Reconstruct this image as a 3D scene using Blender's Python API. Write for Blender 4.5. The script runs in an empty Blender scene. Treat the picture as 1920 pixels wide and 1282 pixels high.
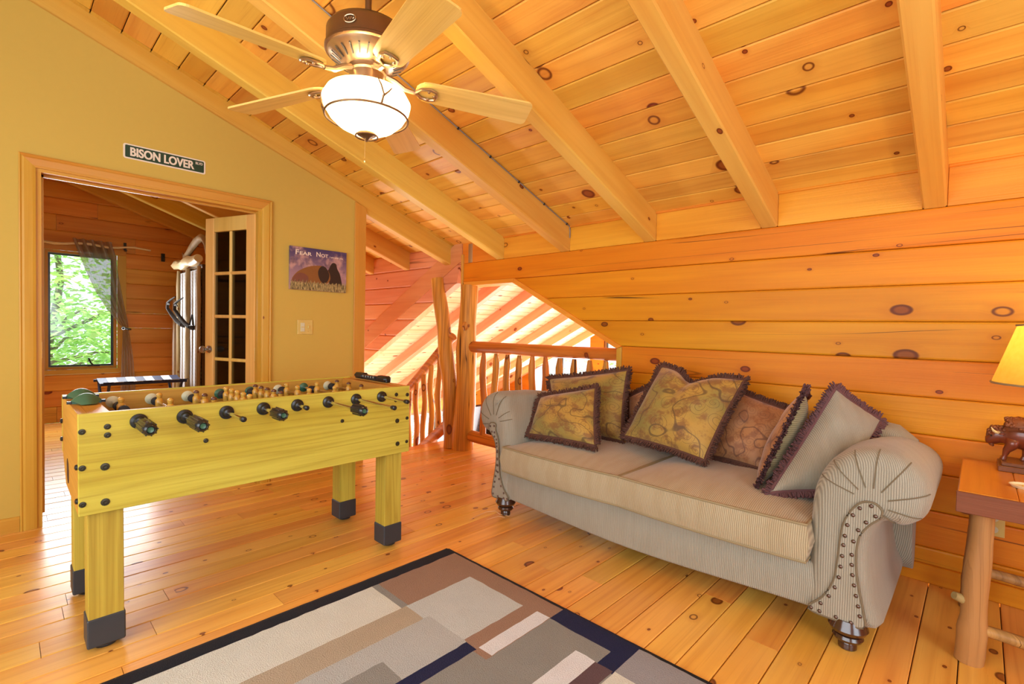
import bpy, bmesh, math, random
from mathutils import Vector, Matrix, Euler, noise as mnoise
random.seed(7)
PI = math.pi
S = bpy.context.scene
COL = S.collection

# ------------------------------------------------------------------ camera
yaw, pitch, roll = math.radians(133.726), math.radians(-1.526), math.radians(1.235)
fw = Vector((math.cos(yaw)*math.cos(pitch), math.sin(yaw)*math.cos(pitch), math.sin(pitch)))
rt = Vector((math.sin(yaw), -math.cos(yaw), 0)); up = rt.cross(fw)
r2 = rt*math.cos(roll) + up*math.sin(roll); u2 = -rt*math.sin(roll) + up*math.cos(roll)
cam = bpy.data.cameras.new('camera'); cam_o = bpy.data.objects.new('camera', cam); COL.objects.link(cam_o)
M3 = Matrix((r2, u2, -fw)).transposed()
cam_o.matrix_world = Matrix.Translation((0, 0, 1.15)) @ M3.to_4x4()
cam.sensor_width = 36; cam.lens = 36*917.89/1920; cam.clip_start = 0.02; cam.clip_end = 200
cam.shift_y = 0.8/1920
S.camera = cam_o

# ------------------------------------------------------------------ light
S.view_settings.view_transform = 'Standard'; S.view_settings.look = 'None'
S.view_settings.exposure = 0.22; S.view_settings.gamma = 1.0; S.view_settings.use_curve_mapping = False
w = bpy.data.worlds.new('daylight'); S.world = w; w.use_nodes = True
w.node_tree.nodes['Background'].inputs[0].default_value = (0.86, 0.94, 1.0, 1)
w.node_tree.nodes['Background'].inputs[1].default_value = 1.35
S.cycles.max_bounces = 8; S.cycles.diffuse_bounces = 5; S.cycles.glossy_bounces = 4
S.cycles.transmission_bounces = 6; S.cycles.transparent_max_bounces = 10
S.cycles.sample_clamp_indirect = 6.0; S.cycles.caustics_reflective = False; S.cycles.caustics_refractive = False

def area(name, loc, target, sx, sy, power, color):
    l = bpy.data.lights.new(name, 'AREA'); l.shape = 'RECTANGLE'; l.size = sx; l.size_y = sy
    l.energy = power; l.color = color
    o = bpy.data.objects.new(name, l); COL.objects.link(o); o.location = loc
    d = Vector(target) - Vector(loc); o.rotation_euler = d.to_track_quat('-Z', 'Z').to_euler()
    return o
def point(name, loc, power, color, rad=.04):
    l = bpy.data.lights.new(name, 'POINT'); l.energy = power; l.color = color; l.shadow_soft_size = rad
    o = bpy.data.objects.new(name, l); COL.objects.link(o); o.location = loc
    return o
area('daylight_back_window', (-.65, -1.69, 1.42), (-1.0, 2.0, 1.2), 3.8, 1.7, 84, (.84, .93, 1.0))
area('daylight_side_window', (2.29, 0.3, 1.32), (-1.5, 1.4, 1.0), 2.7, 1.5, 62, (.80, .91, 1.0))
area('daylight_hall_window', (-5.0, 7.35, -.2), (-4.2, 3.0, .6), 3.6, 2.4, 215, (1.0, .97, .95))
area('hall_floor_fill', (-3.6, 5.2, -2.3), (-4.4, 4.6, 1.5), 3.0, 3.0, 160, (1.0, .95, .92))  # added fill facing up from the hall floor, no window here
area('stairwell_fill', (-6.9, 2.6, -1.6), (-4.6, 2.7, 1.6), .8, 1.4, 95, (1.0, .95, .92))  # added fill to brighten the stairwell and upper hall wall, no real window
area('daylight_bedroom_window', (-7.20, 0.62, 1.25), (-4.0, .7, .4), .6, 1.25, 38, (.93, .97, 1.0))
sun = bpy.data.lights.new('sun', 'SUN'); sun.energy = 6.5; sun.angle = .02; sun.color = (1, .96, .88)
so = bpy.data.objects.new('sun', sun); COL.objects.link(so)
so.rotation_euler = Vector((-.45, .25, -.86)).to_track_quat('-Z', 'Z').to_euler()

# ------------------------------------------------------------------ node helpers
def new_mat(name):
    m = bpy.data.materials.new(name); m.use_nodes = True
    nt = m.node_tree; b = nt.nodes['Principled BSDF']
    return m, nt, b
class N:
    def __init__(s, nt): s.nt = nt
    def n(s, t, **kw):
        x = s.nt.nodes.new(t)
        for k, v in kw.items(): setattr(x, k, v)
        return x
    def l(s, a, b): s.nt.links.new(a, b)
    def math(s, op, a, b=None, c=None, clamp=False):
        x = s.nt.nodes.new('ShaderNodeMath'); x.operation = op; x.use_clamp = clamp
        for i, v in enumerate((a, b, c)):
            if v is None: continue
            if isinstance(v, (int, float)): x.inputs[i].default_value = v
            else: s.l(v, x.inputs[i])
        return x.outputs[0]
    def mix(s, fac, a, b, blend='MIX'):
        x = s.nt.nodes.new('ShaderNodeMix'); x.data_type = 'RGBA'; x.blend_type = blend
        if isinstance(fac, (int, float)): x.inputs[0].default_value = fac
        else: s.l(fac, x.inputs[0])
        for i, v in ((6, a), (7, b)):
            if isinstance(v, tuple): x.inputs[i].default_value = (*v[:3], 1)
            else: s.l(v, x.inputs[i])
        return x.outputs[2]
    def step(s, v, lo, hi):
        x = s.nt.nodes.new('ShaderNodeMapRange'); x.interpolation_type = 'SMOOTHSTEP'
        s.l(v, x.inputs[0]); x.inputs[1].default_value = lo; x.inputs[2].default_value = hi
        return x.outputs[0]
    def vec(s, x, y, z=0.0):
        c = s.nt.nodes.new('ShaderNodeCombineXYZ')
        for i, v in enumerate((x, y, z)):
            if isinstance(v, (int, float)): c.inputs[i].default_value = v
            else: s.l(v, c.inputs[i])
        return c.outputs[0]
    def noise(s, vec, scale=1.0, detail=3.0, rough=.5, out='Fac'):
        x = s.nt.nodes.new('ShaderNodeTexNoise'); x.inputs['Scale'].default_value = scale
        x.inputs['Detail'].default_value = detail; x.inputs['Roughness'].default_value = rough
        s.l(vec, x.inputs['Vector']); return x.outputs[out]
    def bump(s, h, strength, dist, b):
        x = s.nt.nodes.new('ShaderNodeBump'); x.inputs['Strength'].default_value = strength
        x.inputs['Distance'].default_value = dist; s.l(h, x.inputs['Height']); s.l(x.outputs[0], b.inputs['Normal'])

def flat(name, col, rough=.6, metal=0.0, **kw):
    m, nt, b = new_mat(name)
    b.inputs['Base Color'].default_value = (*col, 1); b.inputs['Roughness'].default_value = rough
    b.inputs['Metallic'].default_value = metal
    h = N(nt)
    tc = h.n('ShaderNodeTexCoord'); nz = h.noise(tc.outputs['Object'], 30, 3)
    va = kw.get('vary', .09)
    h.l(h.mix(nz, tuple(c*(1-va) for c in col), tuple(min(1, c*(1+va)) for c in col)), b.inputs['Base Color'])
    if 'emit' in kw:
        b.inputs['Emission Color'].default_value = (*kw['ecol'], 1); b.inputs['Emission Strength'].default_value = kw['emit']
    if 'coat' in kw: b.inputs['Coat Weight'].default_value = kw['coat']; b.inputs['Coat Roughness'].default_value = .1
    return m

def wood(name, axis, light, mid, dark, knots=.35, ku=1.0, kv=3.2, kr=.10, rough=.4, grain=.5, tint=.16, crack=0.0,
         ring=9.0, coat=0.0, bump=.15, knotcol=(.13, .022, .004), spec=.22):
    m, nt, b = new_mat(name); h = N(nt)
    tc = h.n('ShaderNodeTexCoord'); oi = h.n('ShaderNodeObjectInfo'); sp = h.n('ShaderNodeSeparateXYZ')
    h.l(tc.outputs['Object'], sp.inputs[0])
    comp = [sp.outputs[0], sp.outputs[1], sp.outputs[2]]
    o = [c for i, c in enumerate(comp) if i != axis]
    u = h.math('ADD', comp[axis], h.math('MULTIPLY', oi.outputs['Random'], 61.0))
    v = h.math('ADD', h.math('ADD', o[0], o[1]), h.math('MULTIPLY', oi.outputs['Random'], 23.0))
    # knots
    vo = h.n('ShaderNodeTexVoronoi', voronoi_dimensions='2D')
    wob = h.noise(h.vec(u, v), 6, 2)
    h.l(h.vec(h.math('MULTIPLY', h.math('ADD', u, h.math('MULTIPLY', wob, .02)), ku), h.math('MULTIPLY', v, kv)), vo.inputs['Vector'])
    vo.inputs['Scale'].default_value = 1.0; vo.inputs['Randomness'].default_value = .9
    dist = vo.outputs['Distance']; cs = h.n('ShaderNodeSeparateColor'); h.l(vo.outputs['Color'], cs.inputs[0])
    has = h.math('LESS_THAN', cs.outputs[0], knots)
    rad = h.math('MULTIPLY', h.math('ADD', h.math('POWER', cs.outputs[1], 3.0), .28), kr)
    rel = h.math('DIVIDE', dist, rad)
    kn = h.math('MULTIPLY', h.math('SUBTRACT', 1.0, h.step(rel, .75, 1.0)), has)
    rim = h.math('MULTIPLY', h.math('MULTIPLY', h.step(rel, .45, .8), h.math('SUBTRACT', 1.0, h.step(rel, .85, 1.1))), has)
    swirl = h.math('MULTIPLY', h.math('SUBTRACT', 1.0, h.step(rel, .8, 2.6)), has)
    solid = h.math('GREATER_THAN', cs.outputs[2], .42)
    # grain: contour rings of a stretched noise, bent round knots
    vv = h.math('ADD', v, h.math('MULTIPLY', swirl, .012))
    n1 = h.noise(h.vec(h.math('MULTIPLY', u, .42), h.math('MULTIPLY', vv, 9.0)), 1.0, 2.5, .55)
    rings = h.math('PINGPONG', h.math('MULTIPLY', n1, ring), 1.0)
    rings = h.math('POWER', rings, 1.6)
    n2 = h.noise(h.vec(h.math('MULTIPLY', u, 2.5), h.math('MULTIPLY', vv, 160.0)), 1.0, 2)
    n3 = h.noise(h.vec(h.math('MULTIPLY', u, .7), h.math('MULTIPLY', v, 5.0)), 1.0, 2)
    c = h.mix(h.step(n3, .35, .7), light, mid)
    c = h.mix(h.math('MULTIPLY', rings, grain*.55), c, dark)
    c = h.mix(h.math('MULTIPLY', h.step(n2, .5, .8), grain*.45), c, dark)
    c = h.mix(h.math('MULTIPLY', swirl, .22), c, dark)
    c = h.mix(h.math('MULTIPLY', h.math('MULTIPLY', kn, solid), .85), c, tuple(k*1.7 for k in knotcol))
    c = h.mix(h.math('MULTIPLY', rim, .9), c, knotcol)
    if crack:
        n4 = h.noise(h.vec(h.math('MULTIPLY', u, .14), h.math('MULTIPLY', v, 6.0)), 1.0, 1)
        n5 = h.noise(h.vec(h.math('MULTIPLY', u, .8), h.math('MULTIPLY', v, 1.5)), 1.3, 1)
        cr = h.math('SUBTRACT', 1.0, h.step(h.math('ABSOLUTE', h.math('SUBTRACT', n4, .5)), .0006, .0036))
        cr = h.math('MULTIPLY', cr, h.step(n5, .48, .56))
        c = h.mix(h.math('MULTIPLY', cr, crack), c, (.06, .015, .004))
    # tint per piece
    hsv = h.n('ShaderNodeHueSaturation'); h.l(c, hsv.inputs['Color'])
    rnd2 = h.math('FRACT', h.math('MULTIPLY', oi.outputs['Random'], 17.31))
    h.l(h.math('ADD', 1.0-tint*.55, h.math('MULTIPLY', oi.outputs['Random'], tint)), hsv.inputs['Value'])
    h.l(h.math('ADD', .5-.012, h.math('MULTIPLY', rnd2, .024)), hsv.inputs['Hue'])
    h.l(hsv.outputs[0], b.inputs['Base Color'])
    b.inputs['Roughness'].default_value = rough; b.inputs['Specular IOR Level'].default_value = spec
    if coat: b.inputs['Coat Weight'].default_value = coat; b.inputs['Coat Roughness'].default_value = .2
    h.bump(h.math('SUBTRACT', n2, h.math('MULTIPLY', kn, .6)), bump, .004, b)
    return m

# ------------------------------------------------------------------ materials
M = {}
M['ceil_x'] = wood('pine_ceiling_boards', 0, (.82, .485, .085), (.75, .36, .046), (.48, .14, .014), knots=.40, ku=4.5, kv=7.0, kr=.17, rough=.4, tint=.30, grain=.5)
M['ceil_y_lit'] = wood('lit_pine_boards_across', 1, (.88, .60, .36), (.82, .50, .26), (.60, .28, .11), knots=.34, ku=4.5, kv=7.0, kr=.18, rough=.4, tint=.22, grain=.5)  # paler boards: strong light on the hall ceiling is put into the colour
M['rafter'] = wood('pine_rafter', 1, (.78, .50, .10), (.72, .40, .062), (.54, .22, .03), knots=.2, ku=3.0, kv=5, kr=.15, rough=.4, tint=.10, grain=.35)
M['rafter_x'] = wood('pine_rafter_across', 0, (.82, .44, .17), (.76, .36, .12), (.56, .20, .05), knots=.2, ku=3.0, kv=5, kr=.15, rough=.4, tint=.10, grain=.35)
M['log_x'] = wood('pine_wall_log', 0, (.75, .285, .012), (.68, .225, .008), (.47, .10, .004), knots=.42, ku=3.6, kv=6.0, kr=.15, rough=.45, tint=.15, crack=.85, grain=.42)
M['log_y'] = wood('bedroom_wall_log', 1, (.78, .37, .065), (.68, .27, .036), (.44, .12, .012), knots=.30, ku=3.0, kv=5.5, kr=.20, rough=.45, tint=.22, crack=.8, grain=.42)
M['rafter_hall'] = wood('hall_rafter', 0, (.76, .36, .17), (.70, .28, .115), (.50, .14, .04), knots=.3, ku=4.0, kv=6, kr=.17, rough=.45, tint=.08, grain=.4)
M['log_hall_lit'] = wood('lit_hall_wall_log', 0, (.84, .45, .24), (.78, .37, .17), (.55, .18, .06), knots=.34, ku=4.0, kv=6, kr=.17, rough=.45, tint=.13, crack=.5, grain=.42)  # lightened copy of the wall log, extra light on the hall wall painted in
M['floor'] = wood('pine_floor', 1, (.88, .475, .095), (.80, .365, .056), (.54, .165, .020), knots=.40, ku=5.5, kv=8, kr=.16, rough=.33, tint=.2, grain=.6, ring=12, coat=.22, bump=.12, spec=.4)
M['trim_z'] = wood('pine_trim_upright', 2, (.64, .36, .060), (.59, .29, .036), (.44, .17, .018), knots=.03, ku=3, kv=5, rough=.35, tint=.06, grain=.35)
M['trim_y'] = wood('pine_trim_level', 1, (.64, .36, .060), (.59, .29, .036), (.44, .17, .018), knots=.03, ku=3, kv=5, rough=.35, tint=.06, grain=.35)
M['trim_x'] = wood('pine_trim_long', 0, (.84, .36, .040), (.76, .28, .026), (.54, .14, .012), knots=.15, ku=3, kv=5, kr=.16, rough=.35, tint=.06, grain=.35)
M['doorwood'] = wood('pine_door', 2, (.80, .52, .15), (.74, .43, .10), (.52, .25, .05), knots=.03, ku=3, kv=5, rough=.35, tint=.12, grain=.5)
M['peeled_z'] = wood('peeled_log_upright', 2, (.70, .30, .050), (.54, .185, .022), (.20, .048, .006), knots=.35, ku=4.0, kv=5, kr=.2, rough=.45, tint=.14, crack=1.0, grain=1.0, ring=14, bump=.5)
M['peeled_leg'] = wood('weathered_log_leg', 2, (.56, .29, .10), (.44, .20, .06), (.17, .07, .025), knots=.3, ku=4.0, kv=5, kr=.2, rough=.45, tint=.1, crack=1.0, grain=1.0)
M['peeled_x'] = wood('peeled_log_level', 0, (.70, .26, .036), (.56, .17, .020), (.22, .048, .006), knots=.35, ku=4.0, kv=5, kr=.2, rough=.45, tint=.12, crack=1.0, grain=1.0, ring=14, bump=.5)
M['oak_y'] = wood('yellow_oak_laminate', 1, (.62, .535, .075), (.55, .44, .046), (.34, .23, .022), knots=0, rough=.38, tint=.04, grain=.8, ring=16)
M['oak_x'] = wood('yellow_oak_laminate_end', 0, (.62, .30, .05), (.54, .24, .035), (.36, .14, .016), knots=0, rough=.38, tint=.03, grain=.5, ring=16)
M['oak_in'] = wood('warm_oak_inner_wall', 1, (.62, .33, .06), (.54, .26, .04), (.36, .14, .016), knots=0, rough=.4, tint=.03, grain=.6, ring=16)
M['oak_z'] = wood('yellow_oak_leg', 2, (.62, .515, .085), (.52, .40, .05), (.31, .20, .02), knots=0, rough=.4, tint=.04, grain=.9, ring=14)
M['blade'] = wood('fan_blade_wood', 0, (.82, .56, .16), (.76, .47, .10), (.55, .30, .05), knots=0, rough=.35, tint=.04, grain=.6, ring=14)
M['twig'] = wood('twig_wood', 2, (.50, .36, .18), (.36, .23, .09), (.15, .08, .03), knots=.3, ku=4, kv=5, rough=.6, tint=.1)
M['tabletop'] = wood('table_plank', 1, (.72, .29, .035), (.62, .20, .020), (.36, .09, .008), knots=.15, ku=3, kv=5, rough=.3, tint=.05, grain=.5, coat=.3)
M['darktop'] = wood('table_edge_stain', 0, (.26, .09, .045), (.20, .065, .03), (.10, .03, .015), knots=.05, ku=3, kv=5, rough=.3, tint=.05)
M['tan'] = flat('tan_wall_paint', (.585, .415, .076), .8, vary=.02)
M['dark'] = flat('shadow_gap', (.06, .022, .008), .9)
M['black'] = flat('black_plastic', (.012, .013, .013), .28)
M['rubber'] = flat('black_rubber', (.02, .02, .022), .6)
M['grey_foot'] = flat('charcoal_plastic', (.035, .042, .05), .45)
M['chrome'] = flat('chrome', (.75, .74, .72), .16, 1.0)
M['steel'] = flat('dull_steel', (.45, .44, .42), .35, 1.0)
M['brass'] = flat('brass', (.80, .58, .22), .28, 1.0)
M['bronze'] = flat('antique_bronze', (.20, .115, .055), .38, .85)
M['bronze_light'] = flat('brushed_bronze', (.50, .36, .22), .3, .9)
M['boltm'] = flat('dark_bolt', (.045, .040, .022), .4, .5)
M['nail'] = flat('nailhead_bronze', (.16, .11, .09), .3, .9)
M['darkwood'] = flat('dark_turned_wood', (.055, .020, .010), .22, 0, coat=.6)
M['ivory'] = flat('ivory_plate', (.66, .50, .14), .4)
M['cream'] = flat('cream_disc', (.62, .62, .42), .4)
M['green'] = flat('dark_green_plastic', (.04, .13, .075), .3)
M['signgreen'] = flat('sign_green', (.010, .045, .018), .45)
M['white'] = flat('sign_white', (.80, .72, .58), .5)
M['whitepaint'] = flat('white_panel', (.72, .66, .55), .6)
M['yellowfig'] = flat('amber_figure', (.62, .34, .05), .3)
M['hairfig'] = flat('brown_figure_hair', (.12, .04, .015), .4)
M['bluefig'] = flat('blue_figure_foot', (.02, .26, .42), .35)
M['redfig'] = flat('red_figure_foot', (.62, .03, .015), .35)
M['felt'] = flat('playfield_green', (.06, .16, .07), .6)
M['navystrap'] = flat('navy_strap', (.015, .02, .075), .6)
M['whitestrap'] = flat('white_strap', (.75, .78, .85), .6)
M['antler'] = flat('antler_brown', (.03, .02, .012), .9)
M['bone'] = flat('pale_horn', (.78, .60, .30), .4)
M['cable'] = flat('grey_cable', (.25, .25, .26), .5)
M['cord'] = flat('pale_raffia', (.72, .42, .20), .7)
M['leaf'] = flat('maple_leaf', (.30, .58, .16), .5)
M['leaf2'] = flat('pale_maple_leaf', (.48, .74, .30), .5)
M['bark'] = flat('tree_bark', (.22, .19, .16), .9)
for k in ('leaf', 'leaf2'):
    b_ = M[k].node_tree.nodes['Principled BSDF']; b_.inputs['Transmission Weight'].default_value = 0
    nt_ = M[k].node_tree; tr = nt_.nodes.new('ShaderNodeBsdfTranslucent'); tr.inputs[0].default_value = (.55, .85, .25, 1)
    mx = nt_.nodes.new('ShaderNodeMixShader'); mx.inputs[0].default_value = .45
    nt_.links.new(b_.outputs[0], mx.inputs[1]); nt_.links.new(tr.outputs[0], mx.inputs[2])
    nt_.links.new(mx.outputs[0], nt_.nodes['Material Output'].inputs[0])

def glass_mat(name, tint=(1, 1, 1), refl=.06):
    m = bpy.data.materials.new(name); m.use_nodes = True; nt = m.node_tree; nt.nodes.clear(); h = N(nt)
    out = h.n('ShaderNodeOutputMaterial'); t = h.n('ShaderNodeBsdfTransparent'); t.inputs[0].default_value = (*tint, 1)
    g = h.n('ShaderNodeBsdfGlossy'); g.inputs['Roughness'].default_value = .03
    f = h.n('ShaderNodeFresnel'); f.inputs[0].default_value = 1.45
    mx = h.n('ShaderNodeMixShader'); h.l(f.outputs[0], mx.inputs[0]); h.l(t.outputs[0], mx.inputs[1]); h.l(g.outputs[0], mx.inputs[2])
    h.l(mx.outputs[0], out.inputs[0]); return m
M['glass'] = glass_mat('window_glass', (.97, .99, .98))
M['doorglass'] = glass_mat('door_glass', (.72, .70, .66))

def chenille(name, a, b_, c, axis='xy', scale=300, rough=.9, blotch=.5):
    m, nt, b = new_mat(name); h = N(nt); tc = h.n('ShaderNodeTexCoord'); sp = h.n('ShaderNodeSeparateXYZ')
    h.l(tc.outputs['Object'], sp.inputs[0])
    d = {'x': sp.outputs[0], 'y': sp.outputs[1], 'z': sp.outputs[2]}
    t = d[axis[0]] if len(axis) == 1 else h.math('ADD', d[axis[0]], h.math('MULTIPLY', d[axis[1]], .83))
    wob = h.noise(tc.outputs['Object'], 9, 2)
    wv = h.math('SINE', h.math('ADD', h.math('MULTIPLY', t, scale*6.283/2.2), h.math('MULTIPLY', wob, 3.0)))
    wv = h.math('MULTIPLY_ADD', wv, .5, .5)
    fine = h.noise(tc.outputs['Object'], 420, 2); big = h.noise(h.vec(h.math('MULTIPLY', t, 14), h.math('MULTIPLY', sp.outputs[2], 3.0), h.math('MULTIPLY', sp.outputs[1], 3.0)), 1.6, 4)
    k = h.mix(h.math('MULTIPLY', h.step(big, .38, .68), blotch), a, b_)
    k = h.mix(h.math('MULTIPLY', h.math('SUBTRACT', 1.0, wv), .72), k, c)
    k = h.mix(h.math('MULTIPLY', h.step(fine, .5, .75), .3), k, c)
    h.l(k, b.inputs['Base Color']); b.inputs['Roughness'].default_value = rough
    b.inputs['Sheen Weight'].default_value = .25; b.inputs['Sheen Roughness'].default_value = .4
    h.bump(h.math('ADD', wv, h.math('MULTIPLY', fine, .5)), .35, .003, b)
    return m
M['sofa'] = chenille('taupe_corduroy', (.42, .385, .295), (.35, .315, .23), (.17, .15, .11), 'xy')
M['sofa_cush'] = chenille('taupe_corduroy_cushion', (.52, .43, .27), (.44, .33, .18), (.23, .165, .085), 'x')
M['rib_back'] = chenille('sage_rib', (.36, .31, .17), (.29, .24, .12), (.16, .13, .06), 'z', 240)
M['piping'] = flat('piping_olive', (.30, .23, .12), .9)
M['piping_dark'] = flat('piping_brown', (.17, .13, .075), .9)

def damask(name, base, green, line, rust):
    m, nt, b = new_mat(name); h = N(nt); tc = h.n('ShaderNodeTexCoord'); cad = h.n('ShaderNodeVectorMath', operation='ADD'); h.l(tc.outputs['UV'], cad.inputs[0]); cad.inputs[1].default_value = (3.37, 1.71, .43); co = cad.outputs[0]
    n1 = h.noise(co, 3.3, .6); n2 = h.noise(co, 7.5, 4, .62); n3 = h.noise(co, 1.9, 2); fine = h.noise(co, 160, 2)
    # scrolls: spirals round scattered centres
    vo = h.n('ShaderNodeTexVoronoi', voronoi_dimensions='2D'); vo.inputs['Scale'].default_value = 4.6; vo.inputs['Randomness'].default_value = .75
    wp = h.n('ShaderNodeVectorMath', operation='ADD'); h.l(co, wp.inputs[0])
    nv = h.noise(co, 4, 1, out='Color'); sc = h.n('ShaderNodeVectorMath', operation='SCALE'); h.l(nv, sc.inputs[0]); sc.inputs['Scale'].default_value = .09
    h.l(sc.outputs[0], wp.inputs[1]); h.l(wp.outputs[0], vo.inputs['Vector'])
    sub = h.n('ShaderNodeVectorMath', operation='SUBTRACT'); h.l(wp.outputs[0], sub.inputs[0])
    h.l(vo.outputs['Position'], sub.inputs[1]); s2 = h.n('ShaderNodeSeparateXYZ'); h.l(sub.outputs[0], s2.inputs[0])
    ang = h.math('ARCTAN2', s2.outputs[1], s2.outputs[0]); d = vo.outputs['Distance']
    cs = h.n('ShaderNodeSeparateColor'); h.l(vo.outputs['Color'], cs.inputs[0])
    sgn = h.math('SUBTRACT', h.math('MULTIPLY', h.math('GREATER_THAN', cs.outputs[0], .5), 2.0), 1.0)
    sp_ = h.math('FRACT', h.math('ADD', h.math('MULTIPLY', d, 5.6), h.math('MULTIPLY', h.math('MULTIPLY', ang, sgn), .15915)))
    ln = h.math('SUBTRACT', 1.0, h.step(h.math('ABSOLUTE', h.math('SUBTRACT', sp_, .5)), .025, .075))
    ln = h.math('MULTIPLY', ln, h.math('SUBTRACT', 1.0, h.step(d, .42, .5)))
    ln2 = h.math('SUBTRACT', 1.0, h.step(h.math('ABSOLUTE', h.math('SUBTRACT', n1, .5)), .006, .018))
    c = h.mix(h.step(n3, .4, .62), base, green)
    c = h.mix(h.math('MULTIPLY', h.step(n2, .46, .62), .85), c, rust)
    c = h.mix(h.math('MULTIPLY', h.math('MAXIMUM', ln, ln2), .72), c, line)
    c = h.mix(h.math('MULTIPLY', h.step(fine, .5, .75), .22), c, line)
    h.l(c, b.inputs['Base Color']); b.inputs['Roughness'].default_value = .62
    b.inputs['Sheen Weight'].default_value = .3
    h.bump(h.math('ADD', n2, fine), .12, .004, b); return m
M['damask'] = damask('gold_damask', (.43, .245, .036), (.25, .19, .034), (.075, .036, .010), (.21, .085, .016))
M['damask_rust'] = damask('rust_damask', (.44, .20, .07), (.36, .17, .07), (.10, .035, .02), (.27, .10, .035))
M['fringe'] = flat('brown_brush_fringe', (.095, .036, .022), .9)
M['fringe2'] = flat('brown_plum_fringe', (.135, .055, .055), .9)

def carpet(name, col):
    m, nt, b = new_mat(name); h = N(nt); tc = h.n('ShaderNodeTexCoord')
    n1 = h.noise(tc.outputs['Object'], 220, 3, .7); n2 = h.noise(tc.outputs['Object'], 9, 3)
    c = h.mix(n1, tuple(k*.74 for k in col), tuple(min(1, k*1.18) for k in col))
    c = h.mix(h.math('MULTIPLY', h.step(n2, .35, .7), .25), c, tuple(k*.8 for k in col))
    h.l(c, b.inputs['Base Color']); b.inputs['Roughness'].default_value = 1.0
    h.bump(n1, .9, .008, b); return m

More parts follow.
